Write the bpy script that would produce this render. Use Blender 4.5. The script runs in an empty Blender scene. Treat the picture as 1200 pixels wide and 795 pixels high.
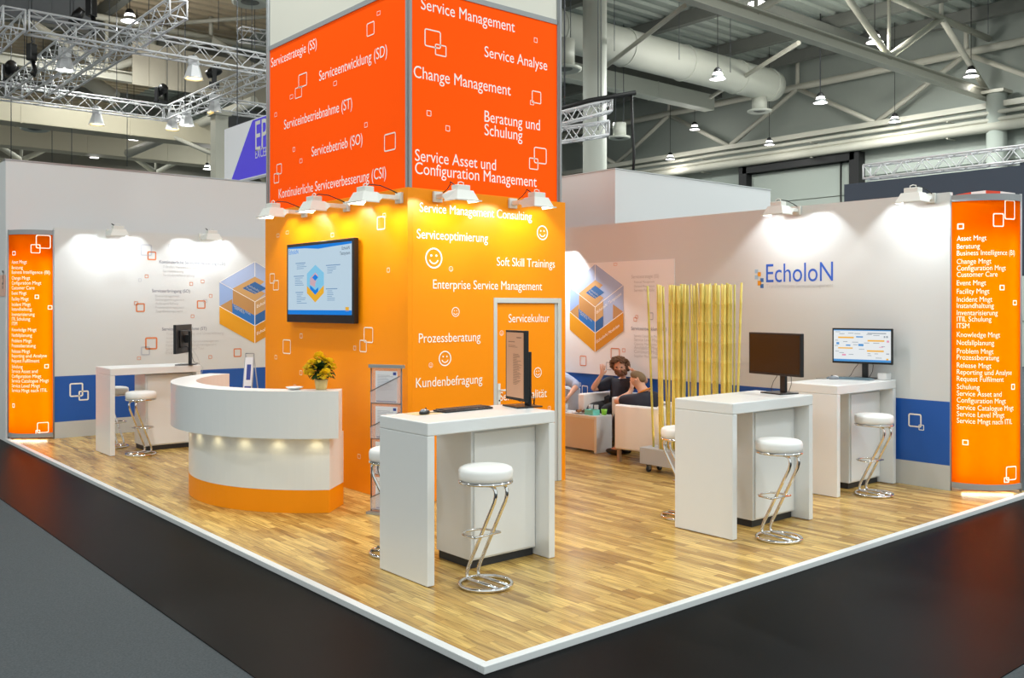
import bpy, bmesh, math, random
from mathutils import Vector, Matrix
random.seed(7)
S = bpy.context.scene
COL = S.collection

# ------------------------------------------------------------------ camera, world, exposure
# world axes follow the stand: X runs along its right-hand edge, Y along its left-hand edge, z = 0 is the wooden floor
EYE = 1.84
F, HZ, CX = 1089.67, 359.5, 600.0
TH = math.radians(49.838)
VV = (math.cos(TH), math.sin(TH)); RR = (math.sin(TH), -math.cos(TH))
cam_d = bpy.data.cameras.new('camera')
cam = bpy.data.objects.new('camera', cam_d); COL.objects.link(cam)
cam.location = (0, 0, EYE)
cam.rotation_euler = (math.pi/2, 0, TH - math.pi/2)
cam_d.sensor_width = 36.0; cam_d.lens = F/1200*36; cam_d.shift_y = -(397.5-HZ)/1200
cam_d.clip_end = 300
S.camera = cam
w = bpy.data.worlds.new('world'); S.world = w; w.use_nodes = True
w.node_tree.nodes['Background'].inputs[0].default_value = (0.92, 1.0, 0.985, 1)
w.node_tree.nodes['Background'].inputs[1].default_value = 1.0
S.view_settings.view_transform = 'Standard'; S.view_settings.look = 'None'
S.view_settings.exposure = 0.0; S.view_settings.gamma = 1.0; S.view_settings.use_curve_mapping = False
HALL_W = 300.0       # base watts of the unseen and added hall area lamps
PEND_W = 240.0
FLOOD_TOWER = 25.0; FLOOD_WALL = 27.0
COLUMN_W = 9.0

# ------------------------------------------------------------------ helpers
def ray(x, y):
    k = (x-CX)/F
    return (VV[0]+k*RR[0], VV[1]+k*RR[1], -(y-HZ)/F)
def PX(x, y, X):
    r = ray(x, y); t = X/r[0]; return Vector((X, r[1]*t, EYE+r[2]*t))
def PY(x, y, Y):
    r = ray(x, y); t = Y/r[1]; return Vector((r[0]*t, Y, EYE+r[2]*t))
def PZ(x, y, z=0.0):
    r = ray(x, y); t = (z-EYE)/r[2]; return Vector((r[0]*t, r[1]*t, z))
def PD(x, y, d):
    r = ray(x, y); return Vector((r[0]*d, r[1]*d, EYE+r[2]*d))
def pix(p):
    d = p[0]*VV[0]+p[1]*VV[1]; s = p[0]*RR[0]+p[1]*RR[1]
    return (CX+F*s/d, HZ-F*(p[2]-EYE)/d)

def lin(c):
    c /= 255.0
    return c/12.92 if c <= 0.04045 else ((c+0.055)/1.055)**2.4
def rgb(r, g, b): return (lin(r), lin(g), lin(b), 1)

def mat(name, col, rough=0.5, metal=0.0, spec=0.5, coat=0.0, emit=None, estr=0.0, alpha=1.0, noise=0.0, nscale=8.0, bump=0.0, bscale=60.0):
    m = bpy.data.materials.new(name); m.use_nodes = True
    nt = m.node_tree; b = nt.nodes['Principled BSDF']
    b.inputs['Base Color'].default_value = col
    b.inputs['Roughness'].default_value = rough
    b.inputs['Metallic'].default_value = metal
    b.inputs['Specular IOR Level'].default_value = spec
    b.inputs['Coat Weight'].default_value = coat
    b.inputs['Coat Roughness'].default_value = 0.08
    b.inputs['Alpha'].default_value = alpha
    if emit:
        b.inputs['Emission Color'].default_value = emit; b.inputs['Emission Strength'].default_value = estr
    tc = None
    if noise or bump:
        tc = nt.nodes.new('ShaderNodeTexCoord')
    if noise:
        n = nt.nodes.new('ShaderNodeTexNoise'); n.inputs['Scale'].default_value = nscale; n.inputs['Detail'].default_value = 4
        mx = nt.nodes.new('ShaderNodeMix'); mx.data_type = 'RGBA'
        nt.links.new(tc.outputs['Object'], n.inputs['Vector']); nt.links.new(n.outputs['Fac'], mx.inputs[0])
        mx.inputs[6].default_value = tuple(max(0, c*(1-noise)) for c in col[:3])+(1,)
        mx.inputs[7].default_value = tuple(min(1, c*(1+noise)) for c in col[:3])+(1,)
        nt.links.new(mx.outputs[2], b.inputs['Base Color'])
    if bump:
        n2 = nt.nodes.new('ShaderNodeTexNoise'); n2.inputs['Scale'].default_value = bscale
        bp = nt.nodes.new('ShaderNodeBump'); bp.inputs['Strength'].default_value = bump
        nt.links.new(tc.outputs['Object'], n2.inputs['Vector']); nt.links.new(n2.outputs['Fac'], bp.inputs['Height'])
        nt.links.new(bp.outputs['Normal'], b.inputs['Normal'])
    return m

class MB:
    """collects faces of one mesh"""
    def __init__(s): s.v = []; s.f = []; s.sm = []
    def add(s, vs, fs, smooth=False, M=None):
        o = len(s.v)
        s.v += [tuple(M @ Vector(p)) if M else tuple(p) for p in vs]
        for f in fs: s.f.append([i+o for i in f]); s.sm.append(smooth)
        return s
    def box(s, x0, y0, z0, x1, y1, z1, bev=0.0, M=None, seg=2):
        vs = [(x0,y0,z0),(x1,y0,z0),(x1,y1,z0),(x0,y1,z0),(x0,y0,z1),(x1,y0,z1),(x1,y1,z1),(x0,y1,z1)]
        fs = [(3,2,1,0),(4,5,6,7),(0,1,5,4),(1,2,6,5),(2,3,7,6),(3,0,4,7)]
        if bev <= 0: return s.add(vs, fs, False, M)
        bm = bmesh.new()
        bv = [bm.verts.new(p) for p in vs]
        for f in fs: bm.faces.new([bv[i] for i in f])
        bmesh.ops.bevel(bm, geom=bm.edges[:], offset=bev, segments=seg, profile=0.5, affect='EDGES')
        bm.verts.index_update()
        s.add([v.co[:] for v in bm.verts], [[v.index for v in f.verts] for f in bm.faces], seg > 2, M)
        bm.free(); return s
    def tube(s, pts, r, n=8, closed=False, smooth=True):
        P = [Vector(p) for p in pts]; m = len(P)
        rs = r if isinstance(r, (list, tuple)) else [r]*m
        rings = []
        up = None
        for i in range(m):
            a = P[i-1] if (i > 0 or closed) else P[i]
            b = P[(i+1) % m] if (i < m-1 or closed) else P[i]
            t = (b-a)
            if t.length < 1e-9: t = Vector((0, 0, 1))
            t.normalize()
            if up is None:
                up = Vector((0, 0, 1)) if abs(t.z) < 0.95 else Vector((1, 0, 0))
            side = t.cross(up)
            if side.length < 1e-6: side = t.cross(Vector((1, 0.3, 0)))
            side.normalize(); up = side.cross(t).normalized()
            rings.append([P[i] + (side*math.cos(2*math.pi*k/n)+up*math.sin(2*math.pi*k/n))*rs[i] for k in range(n)])
        vs = [p for rg in rings for p in rg]; fs = []
        for i in range(m if closed else m-1):
            j = (i+1) % m
            for k in range(n):
                fs.append((i*n+k, i*n+(k+1) % n, j*n+(k+1) % n, j*n+k))
        o = len(s.v); s.add(vs, fs, smooth)
        if not closed:
            s.add([], []); s.f.append([o+k for k in range(n)][::-1]); s.sm.append(False)
            s.f.append([o+(m-1)*n+k for k in range(n)]); s.sm.append(False)
        return s
    def lathe(s, prof, c=(0,0,0), n=24, smooth=True, M=None):
        vs = []; fs = []
        for (r, z) in prof:
            for k in range(n):
                a = 2*math.pi*k/n; vs.append((c[0]+r*math.cos(a), c[1]+r*math.sin(a), c[2]+z))
        for i in range(len(prof)-1):
            for k in range(n):
                fs.append((i*n+k, i*n+(k+1) % n, (i+1)*n+(k+1) % n, (i+1)*n+k))
        if prof[0][0] > 1e-4: fs.append(tuple(range(n))[::-1])
        if prof[-1][0] > 1e-4: fs.append(tuple((len(prof)-1)*n+k for k in range(n)))
        return s.add(vs, fs, smooth, M)
    def prism(s, poly, z0, z1, smooth=False, M=None):
        n = len(poly)
        vs = [(p[0], p[1], z0) for p in poly]+[(p[0], p[1], z1) for p in poly]
        fs = [tuple(range(n))[::-1], tuple(range(n, 2*n))]+[(i, (i+1) % n, n+(i+1) % n, n+i) for i in range(n)]
        return s.add(vs, fs, smooth, M)
    def ell(s, c, rx, ry, rz, n=12, m=8, M=None):
        vs = []; fs = []
        for i in range(m+1):
            t = math.pi*i/m
            for k in range(n):
                a = 2*math.pi*k/n
                vs.append((c[0]+rx*math.sin(t)*math.cos(a), c[1]+ry*math.sin(t)*math.sin(a), c[2]+rz*math.cos(t)))
        for i in range(m):
            for k in range(n):
                fs.append((i*n+k, (i+1)*n+k, (i+1)*n+(k+1) % n, i*n+(k+1) % n))
        return s.add(vs, fs, True, M)
    def build(s, name, m, parent=None, world=False):
        vs = s.v
        if world and parent is not None:
            top = parent
            while top.parent: top = top.parent
            Mi = (Matrix.Translation(top.location) @ Matrix.Rotation(top.rotation_euler.z, 4, 'Z')).inverted()
            vs = [tuple(Mi @ Vector(p)) for p in vs]
        me = bpy.data.meshes.new(name)
        me.from_pydata(vs, [], s.f)
        me.polygons.foreach_set('use_smooth', s.sm)
        me.validate(); me.update()
        bm = bmesh.new(); bm.from_mesh(me); bmesh.ops.remove_doubles(bm, verts=bm.verts, dist=1e-6)
        bmesh.ops.recalc_face_normals(bm, faces=bm.faces); bm.to_mesh(me); bm.free()
        me.materials.append(m)
        o = bpy.data.objects.new(name, me); COL.objects.link(o)
        if parent is not None: o.parent = parent
        return o

def tag(o, label, cat, group=None):
    o['label'] = label; o['category'] = cat
    if group: o['group'] = group
    return o
def thing(name, label, cat, loc=(0,0,0), rz=0.0, group=None):
    o = bpy.data.objects.new(name, None); COL.objects.link(o)
    o.location = loc; o.rotation_euler = (0, 0, rz); o.empty_display_size = 0.1
    return tag(o, label, cat, group)
def struct(name, mb, m):
    o = mb.build(name, m); o['kind'] = 'structure'; return o
def dup(root, loc, rz, label=None, group=None, scale=None):
    r = root.copy(); COL.objects.link(r); r.location = loc; r.rotation_euler = (0, 0, rz)
    if label: r['label'] = label
    if group: r['group'] = group
    if scale: r.scale = (scale,)*3
    for ch in list(root.children):
        c = ch.copy(); COL.objects.link(c); c.parent = r
        for g in list(ch.children):
            d = g.copy(); COL.objects.link(d); d.parent = c
    return r
def light(kind, name, parent, loc, rot=(0,0,0), **kw):
    d = bpy.data.lights.new(name, kind)
    for k, v in kw.items(): setattr(d, k, v)
    o = bpy.data.objects.new(name, d); COL.objects.link(o)
    o.location = loc; o.rotation_euler = rot
    if parent is not None: o.parent = parent
    return o

# ------------------------------------------------------------------ materials
M = {}
M['white'] = mat('white_laminate', rgb(226,228,228), 0.28, spec=0.5)
M['wall'] = mat('white_wall_board', rgb(214,216,215), 0.55, spec=0.3)
M['wall_grey'] = mat('grey_wall_base', rgb(196,196,192), 0.55)
M['blue'] = mat('blue_print', rgb(24,86,170), 0.45)
M['orange'] = mat('orange_board', rgb(246,146,0), 0.42, spec=0.25)
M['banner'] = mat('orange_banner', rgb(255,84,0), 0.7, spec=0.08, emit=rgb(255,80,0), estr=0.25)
M['header'] = mat('pale_banner', rgb(224,222,210), 0.6)
M['alu'] = mat('aluminium', rgb(165,168,170), 0.35, metal=0.7)
M['alu_grey'] = mat('grey_profile', rgb(150,153,155), 0.45)
M['frame'] = mat('door_frame_grey', rgb(196,200,200), 0.4)
M['chrome'] = mat('chrome', rgb(225,225,225), 0.08, metal=1.0)
M['black'] = mat('black_plastic', rgb(18,18,20), 0.35)
M['dark'] = mat('dark_plinth', rgb(38,40,44), 0.5)
M['txt'] = mat('white_lettering', rgb(255,252,245), 0.5)
M['txt_line'] = mat('cream_outline', rgb(250,240,225), 0.5)
M['seat'] = mat('white_leather', rgb(235,235,233), 0.42, bump=0.05, bscale=90)
M['carpet'] = mat('grey_carpet', rgb(72,77,80), 0.95, spec=0.1, noise=0.45, nscale=90, bump=0.5, bscale=400)
M['strip'] = mat('black_gloss_strip', rgb(9,10,11), 0.40, spec=0.03)
M['trim'] = mat('white_edge_trim', rgb(214,217,218), 0.4)
M['truss'] = mat('truss_aluminium', rgb(228,229,231), 0.4, metal=0.0)
M['steel'] = mat('painted_steel', rgb(188,186,172), 0.6)
M['steel_dk'] = mat('dark_purlin', rgb(112,114,108), 0.7)
M['duct'] = mat('duct_white', rgb(204,207,196), 0.5)
M['hallwall'] = mat('hall_wall_panel', rgb(156,163,155), 0.7)
M['gateblk'] = mat('gate_black', rgb(16,16,17), 0.6)
M['booth'] = mat('booth_white', rgb(214,216,217), 0.6)
M['boothdk'] = mat('booth_dark_blue', rgb(62,72,86), 0.6)
M['glow'] = mat('lamp_glow', (1,1,1,1), 0.5, emit=(1,0.98,0.95,1), estr=6)
M['warm'] = mat('warm_lamp_glow', (1,1,1,1), 0.5, emit=rgb(255,215,130), estr=5)
M['cream'] = mat('cream_enamel', rgb(222,222,216), 0.45)
M['cable'] = mat('cable_black', rgb(25,25,25), 0.6)
M['orange_line'] = mat('print_orange_line', rgb(222,130,78), 0.5)
M['grey_line'] = mat('print_grey_line', rgb(186,190,198), 0.5)
M['print_dk'] = mat('print_slate', rgb(130,134,150), 0.5)
M['print_lt'] = mat('print_pale_grey', rgb(196,196,196), 0.5)

def wood():
    m = bpy.data.materials.new('wood_strip_floor'); m.use_nodes = True
    nt = m.node_tree; N = nt.nodes; Lk = nt.links; b = N['Principled BSDF']
    tc = N.new('ShaderNodeTexCoord'); sp = N.new('ShaderNodeSeparateXYZ'); cb = N.new('ShaderNodeCombineXYZ')
    Lk.new(tc.outputs['Object'], sp.inputs[0]); Lk.new(sp.outputs['Y'], cb.inputs['X']); Lk.new(sp.outputs['X'], cb.inputs['Y'])
    def brick(width, off, c1, c2):
        br = N.new('ShaderNodeTexBrick'); Lk.new(cb.outputs[0], br.inputs['Vector'])
        br.offset = off; br.offset_frequency = 2; br.squash = 1.0
        br.inputs['Scale'].default_value = 1.0; br.inputs['Brick Width'].default_value = width; br.inputs['Row Height'].default_value = 0.066
        br.inputs['Mortar Size'].default_value = 0.0009; br.inputs['Mortar Smooth'].default_value = 0.2
        br.inputs['Color1'].default_value = c1; br.inputs['Color2'].default_value = c2; br.inputs['Mortar'].default_value = rgb(110,76,34)
        return br
    b1 = brick(0.46, 0.37, rgb(224,191,114), rgb(168,131,68))
    # grain stretched along the strips
    mp = N.new('ShaderNodeMapping'); mp.inputs['Scale'].default_value = (1.6, 22, 1); Lk.new(cb.outputs[0], mp.inputs[0])
    # shift the grain per strip
    add = N.new('ShaderNodeVectorMath'); add.operation = 'MULTIPLY_ADD'
    add.inputs[1].default_value = (9, 5, 3); Lk.new(b1.outputs['Color'], add.inputs[0]); Lk.new(mp.outputs[0], add.inputs[2])
    n1 = N.new('ShaderNodeTexNoise'); n1.inputs['Scale'].default_value = 1.5; n1.inputs['Detail'].default_value = 6; n1.inputs['Distortion'].default_value = 1.4
    Lk.new(add.outputs[0], n1.inputs['Vector'])
    rp = N.new('ShaderNodeValToRGB'); Lk.new(n1.outputs['Fac'], rp.inputs[0])
    rp.color_ramp.elements[0].position = 0.30; rp.color_ramp.elements[0].color = (0.42, 0.37, 0.33, 1)
    rp.color_ramp.elements[1].position = 0.62; rp.color_ramp.elements[1].color = (1.12, 1.1, 1.06, 1)
    mx = N.new('ShaderNodeMix'); mx.data_type = 'RGBA'; mx.blend_type = 'MULTIPLY'; mx.inputs[0].default_value = 0.85
    Lk.new(b1.outputs['Color'], mx.inputs[6]); Lk.new(rp.outputs[0], mx.inputs[7])
    Lk.new(mx.outputs[2], b.inputs['Base Color'])
    b.inputs['Roughness'].default_value = 0.27; b.inputs['Specular IOR Level'].default_value = 0.5
    return m
M['wood'] = wood()

def translucent(name, col, k=0.75):
    m = bpy.data.materials.new(name); m.use_nodes = True
    nt = m.node_tree; N = nt.nodes; out = N['Material Output']; N.remove(N['Principled BSDF'])
    t = N.new('ShaderNodeBsdfTranslucent'); d = N.new('ShaderNodeBsdfDiffuse'); mx = N.new('ShaderNodeMixShader')
    t.inputs[0].default_value = col; d.inputs[0].default_value = col; mx.inputs[0].default_value = k
    nt.links.new(d.outputs[0], mx.inputs[1]); nt.links.new(t.outputs[0], mx.inputs[2]); nt.links.new(mx.outputs[0], out.inputs[0])
    return m
M['lightpanel'] = translucent('backlit_orange_film', (1.0, 0.20, 0.0, 1))
M['lightwhite'] = translucent('backlit_white_film', (0.95, 0.9, 0.8, 1))

# ------------------------------------------------------------------ lettering and marks on flat panels
_tc = {}
def text_geo(s):
    if s in _tc: return _tc[s]
    c = bpy.data.curves.new('t', 'FONT'); c.body = s; c.size = 1.0; c.resolution_u = 4; c.fill_mode = 'FRONT'
    o = bpy.data.objects.new('t', c)
    me = bpy.data.meshes.new_from_object(o)
    vs = [v.co[:] for v in me.vertices]; fs = [list(p.vertices) for p in me.polygons]
    bpy.data.objects.remove(o); bpy.data.curves.remove(c); bpy.data.meshes.remove(me)
    x0 = min(v[0] for v in vs); x1 = max(v[0] for v in vs)
    vs = [(v[0]-x0, v[1]) for v in vs]
    _tc[s] = (vs, fs, x1-x0); return _tc[s]

class Plane:
    """flat upright panel: kind 'X' (reads towards -Y, faces -X) or 'Y' (reads towards +X, faces -Y)"""
    def __init__(s, kind, val): s.k = kind; s.val = val
    def uz(s, x, y):
        p = PX(x, y, s.val) if s.k == 'X' else PY(x, y, s.val)
        return (-p.y if s.k == 'X' else p.x, p.z)
    def w(s, u, z, off=0.003):
        return (s.val-off, -u, z) if s.k == 'X' else (u, s.val-off, z)
    def text(s, st, x0, yb, x1, m, parent, ratio=1.1, off=0.003, shear=0.0):
        u0, z0 = s.uz(x0, yb); u1, _ = s.uz(x1, yb)
        return s.text_uz(st, u0, z0, u1-u0, m, parent, ratio, off, shear)
    def text_uz(s, st, u0, z0, wd, m, parent, ratio=1.1, off=0.003, shear=0.0):
        vs, fs, L = text_geo(st); k = wd/L
        mb = MB(); mb.add([s.w(u0+v[0]*k, z0+v[1]*k*ratio+shear*v[0]*k, off) for v in vs], fs)
        return mb.build('lettering', m, parent, True)
    def ring(s, mb, u0, z0, u1, z1, lw, off=0.003, rad=None, seg=4):
        w_, h_ = u1-u0, z1-z0
        r = rad if rad is not None else min(w_, h_)*0.14
        def loop(i):
            pts = []
            for (cx, cy, a0) in ((u1-r, z1-r, 0), (u0+r, z1-r, 90), (u0+r, z0+r, 180), (u1-r, z0+r, 270)):
                for q in range(seg+1):
                    a = math.radians(a0+90*q/seg); rr = max(r-i, 0.0005)
                    pts.append((cx+rr*math.cos(a), cy+rr*math.sin(a)))
            return pts
        A = loop(0); B = loop(lw); n = len(A)
        mb.add([s.w(p[0], p[1], off) for p in A+B], [(i, (i+1) % n, n+(i+1) % n, n+i) for i in range(n)])
    def mark(s, x0, y0, x1, y1, m, parent, lw=None, name='square_mark', off=0.003):
        xc, yc = (x0+x1)/2, (y0+y1)/2
        ua, _ = s.uz(x0, yc); ub, _ = s.uz(x1, yc); uc, zc = s.uz(xc, yc)
        _, za = s.uz(xc, y1); _, zb = s.uz(xc, y0)
        hw = (ub-ua)/2; hh = min((zb-za)/2, hw*1.15)
        mb = MB(); s.ring(mb, uc-hw, zc-hh, uc+hw, zc+hh, lw or max(0.011, hw*0.13), off)
        return mb.build(name, m, parent, True)
    def smiley(s, x, y, ry, m, parent, off=0.003):
        uc, zc = s.uz(x, y); _, z2 = s.uz(x, y-ry); R = abs(z2-zc); mb = MB()
        def arc(r0, r1, a0, a1, n, cu=uc, cz=zc):
            vs = []
            for i in range(n+1):
                a = math.radians(a0+(a1-a0)*i/n)
                vs.append(s.w(cu+r0*math.cos(a), cz+r0*math.sin(a), off)); vs.append(s.w(cu+r1*math.cos(a), cz+r1*math.sin(a), off))
            mb.add(vs, [(2*i, 2*i+1, 2*i+3, 2*i+2) for i in range(n)])
        arc(R*0.85, R, 0, 360, 32)
        arc(R*0.45, R*0.58, 200, 340, 14)
        for sx in (-1, 1): arc(0.0005, R*0.12, 0, 360, 12, uc+sx*R*0.3, zc+R*0.25)
        return mb.build('smiley', m, parent, True)
    def poly(s, pts, m, parent, name, off=0.003):
        return MB().add([s.w(u, z, off) for u, z in pts], [tuple(range(len(pts)))]).build(name, m, parent, True)

M['c_sky'] = mat('graphic_pale_blue', rgb(172,190,226), 0.5)
M['c_sky2'] = mat('graphic_lilac_blue', rgb(150,176,222), 0.5)
M['c_tan'] = mat('graphic_tan', rgb(205,160,100), 0.5)
M['c_tan2'] = mat('graphic_brown', rgb(190,142,84), 0.5)
M['c_blue'] = mat('graphic_blue', rgb(40,116,196), 0.5)
M['c_navy'] = mat('graphic_navy', rgb(42,100,164), 0.5)
M['c_gold'] = mat('graphic_gold', rgb(230,160,14), 0.5)
M['c_gold2'] = mat('graphic_dark_gold', rgb(215,142,10), 0.5)
def cube_graphic(pl, uc, zc, hw, hh, parent, off=0.003, e=0.0006, small=False):
    n = lambda x, y: (uc+(x-192)/146*hw, zc+(269-y)/229*hh)
    P = lambda pts, m, nm, k: pl.poly([n(*p) for p in pts], M[m], parent, nm, off+e*k)
    P([(192,40),(338,155),(338,290),(192,400),(52,290),(52,158)], 'c_sky', 'cube_print', 0)
    P([(52,158),(192,265),(192,400),(52,290)], 'c_sky2', 'cube_print', 1)
    P([(52,290),(102,250),(102,330)], 'c_tan2', 'cube_print', 2)
    P([(338,290),(285,250),(285,332)], 'c_tan2', 'cube_print', 2)
    P([(192,125),(232,152),(212,172),(192,155),(142,192),(192,222),(215,203),(236,218),(192,262),(104,192)], 'c_tan', 'cube_print', 3)
    P([(104,192),(192,262),(192,342),(104,275)], 'c_tan2', 'cube_print', 3)
    P([(192,262),(234,228),(234,310),(192,342)], 'c_tan', 'cube_print', 3)
    P([(192,153),(240,190),(192,222),(142,190)], 'c_navy', 'cube_print', 4)
    P([(102,274),(192,342),(192,400),(102,330)], 'c_blue', 'cube_print', 4)
    P([(192,342),(234,310),(234,368),(192,400)], 'c_navy', 'cube_print', 4)
    P([(52,290),(192,400),(192,498),(52,385)], 'c_gold', 'cube_print', 4)
    P([(192,400),(338,290),(338,385),(192,498)], 'c_gold2', 'cube_print', 4)
    lw = 2.2
    mb = MB()
    for a, b in (((52,158),(192,265)), ((192,265),(338,155)), ((192,265),(192,498)), ((52,290),(192,400)), ((192,400),(338,290)), ((192,40),(192,125)), ((52,158),(192,40)), ((192,40),(338,155))):
        d = Vector((b[0]-a[0], b[1]-a[1])).normalized(); q = (-d.y*lw/2*1.3, d.x*lw/2*1.3)
        pts = [n(a[0]+q[0], a[1]+q[1]), n(b[0]+q[0], b[1]+q[1]), n(b[0]-q[0], b[1]-q[1]), n(a[0]-q[0], a[1]-q[1])]
        mb.add([pl.w(u, z, off+e*6) for u, z in pts], [(0, 1, 2, 3)])
    mb.build('cube_outline', M['txt'], parent, True)
    if not small:
        k = hw/146
        sl = -(hh/229*-110)/(hw/146*146)
        u, z = n(200, 452); pl.text_uz('EcholoN Modulen', u, z, 118*k, M['txt'], parent, 1.1, off+e*6, sl)
        u, z = n(200, 300); pl.text_uz('EcholoN Templates', u, z, 128*k, M['txt'], parent, 1.1, off+e*6, sl)
        u, z = n(107, 290); pl.text_uz('EcholoN Web', u, z, 68*k, M['print_lt'], parent, 1.1, off+e*6, -sl)
        u, z = n(110, 303); pl.text_uz('Service', u, z, 40*k, M['print_lt'], parent, 1.1, off+e*6, -sl)
        u, z = n(168, 180); pl.text_uz('EcholoN', u, z, 40*k, M['print_lt'], parent, 1.1, off+e*6, -sl)
        u, z = n(158, 192); pl.text_uz('Platform', u, z, 40*k, M['print_lt'], parent, 1.1, off+e*6, -sl)

# ------------------------------------------------------------------ the setting: hall floor, stand floor, stand walls
ZC = -0.042
struct('floor_carpet', MB().box(-30, -20, ZC-0.1, 60, 60, ZC), M['carpet'])
st = MB().prism([(2.04, 2.0), (16, 2.0), (16, 3.712), (2.947, 3.712), (2.947, 16), (2.04, 16)], ZC-0.01, ZC+0.006)
struct('floor_black_strip', st, M['strip'])
struct('floor', MB().box(2.955, 3.72, ZC, 9.9, 14.4, 0.0), M['wood'])
def lprof(a, b, axis):
    mb = MB()
    if axis == 'X': mb.box(a, 3.709, ZC+0.006, b, 3.765, 0.004, 0.003)
    else: mb.box(2.945, a, ZC+0.006, 3.001, b, 0.004, 0.003)
    return mb
struct('trim_1', lprof(2.945, 9.93, 'X'), M['trim'])
struct('trim_2', lprof(3.766, 14.41, 'Y'), M['trim'])

XR, YL = 9.332, 14.0            # inner faces of the two stand walls
TOP_R, TOP_L = 2.985, 2.94
wr = MB().box(XR, 4.276, 0.0, XR+0.06, 14.06, TOP_R); wr = struct('wall_right', wr, M['wall'])
wl = MB().box(3.48, YL, 0.0, XR, YL+0.06, TOP_L); wl = struct('wall_left', wl, M['wall'])
pr = Plane('X', XR); pL = Plane('Y', YL)
for pl, a, b, par, lo, hi in ((pr, -13.99, -4.277, wr, 0.249, 0.887), (pL, 3.482, XR-0.01, wl, 0.228, 0.866)):
    pl.poly([(a, 0.001), (b, 0.001), (b, lo), (a, lo)], M['wall_grey'], par, 'base_panel', 0.002)
    pl.poly([(a, lo), (b, lo), (b, hi), (a, hi)], M['blue'], par, 'blue_band', 0.002)
# prints on the right wall
for b in ((1064.6,485,1080,500.8), (1076.7,498,1083,504.6)): pr.mark(*b, M['txt_line'], wr, 0.014)
logo = lambda x0, y0, x1, y1, m: pr.poly([pr.uz(x0, y1), pr.uz(x1, y1), pr.uz(x1, y0), pr.uz(x0, y0)], m, wr, 'logo_square', 0.003)
M['lg_lb'] = mat('logo_pale_blue', rgb(158,190,214), 0.5); M['lg_b'] = mat('logo_blue', rgb(56,112,180), 0.5)
M['lg_o'] = mat('logo_orange', rgb(228,150,30), 0.5); M['lg_t'] = mat('logo_text_blue', rgb(44,98,200), 0.5)
for x0, y0, x1, y1, m in ((884.7,316,888.5,320.5,'lg_lb'), (884.7,322.8,888.5,327.5,'lg_lb'), (888,319,891.8,324,'lg_o'), (888,329.3,892.2,334.7,'lg_o'), (891.2,326.2,895,330.7,'lg_b'), (891.2,333,895,337.8,'lg_b')):
    logo(x0, y0, x1, y1, M[m])
pr.text('EcholoN', 898, 331, 976.3, M['lg_t'], wr, 1.22)
pr.text('Transformatives Servicemanagement', 898, 337.8, 976.5, M['print_lt'], wr, 1.1)
# poster sheet on the right wall, behind the seats
u0, z0 = pr.uz(791, 303.4)
ps = MB(); ps.add([pr.w(u, z, 0.012) for u, z in ((-13.9, 0.89), (u0, 0.89), (u0, 2.457), (-13.9, 2.457))] + [pr.w(u, z, 0.001) for u, z in ((-13.9, 0.89), (u0, 0.89), (u0, 2.457), (-13.9, 2.457))], [(0,1,2,3),(7,6,5,4),(0,4,5,1),(1,5,6,2),(2,6,7,3),(3,7,4,0)])
ps = ps.build('poster_panel', M['booth'], None); ps['kind'] = 'structure'; ps.parent = wr
M['poster'] = mat('poster_white', rgb(240,241,242), 0.5); ps.data.materials[0] = M['poster']
u, z = pr.uz(698.5, 361.0); ua, _ = pr.uz(698.5+33, 361); _, za = pr.uz(698.5, 361-51.9)
cube_graphic(pr, u, z, ua-u, za-z, ps, 0.015)
for b in ((680.4,417,688,429), (716.5,408,727,421.5), (730,408.5,733.6,413)): pr.mark(*b, M['orange_line'], ps, 0.012, off=0.015)
for b in ((711,424.5,717.5,434), (760.5,366,766.3,375.5)): pr.mark(*b, M['grey_line'], ps, 0.012, off=0.015)
for b in ((743.5,372,747,377), (745.5,369.5,748.5,373.5), (720,308.5,724,311.5)): pr.mark(*b, M['orange_line'], ps, 0.010, off=0.015)
pr.text('Servicestrategie (SS)', 741, 326.5, 773, M['print_lt'], ps, 1.1, 0.015)
pr.text('Serviceentwicklung (SD)', 740.5, 387, 782, M['print_dk'], ps, 1.1, 0.015)
for i, t in enumerate(('Financial Management', 'Demand Management', 'Service Portfolio')):
    pr.text(t, 744, 332+5*i, 768, M['print_lt'], ps, 1.0, 0.015)
for i, t in enumerate(('Service Catalogue Mngt', 'Service Level Mngt', 'Capacity Management', 'Availability Mngt', 'Continuity Mngt', 'Supplier Management')):
    pr.text(t, 744, 395+4.7*i, 773, M['print_lt'], ps, 1.0, 0.015)
for b in ((682,452,689,463), (677.5,448.5,681,453)): pr.mark(*b, M['txt_line'], wr, 0.014)
# prints on the left wall
for b in ((81.3,449,97.5,465.2), (92,458,104,469.5)): pL.mark(*b, M['txt_line'], wl, 0.02)
for b in ((172.6,294.8,183,305), (169.7,322,173.8,326), (159.2,355.5,169.7,365.8), (157,353.4,161.6,357.7), (221.9,330.9,226,335), (235.4,328,239.4,332), (245,345,248.7,349), (230.7,352.2,240.7,361.9), (223.6,368.8,227.5,372.8), (170,395.4,184.4,409.8), (160.6,418,165,422), (244.3,416.5,248.3,420.7), (273.7,408.4,282.8,418.6)):
    pL.mark(*b, M['orange_line'], wl, 0.022)
for b in ((164.5,286.5,178,300), (165,406.3,175.7,416.5), (162,326.5,165.6,330.4), (222,296,226.5,300.5), (197,286.5,201.5,290.5), (238,350.8,242.5,355)):
    pL.mark(*b, M['grey_line'], wl, 0.018)
u, z = pL.uz(298.5, 354.7); ua, _ = pL.uz(298.5+41, 354.7); _, za = pL.uz(298.5, 354.7-48)
cube_graphic(pL, u, z, ua-u, za-z, wl, 0.003)
pL.text('Kontinuierliche Serviceverbesserung (CSI)', 186.6, 308.6, 263.6, M['print_dk'], wl, 1.1)
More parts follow.
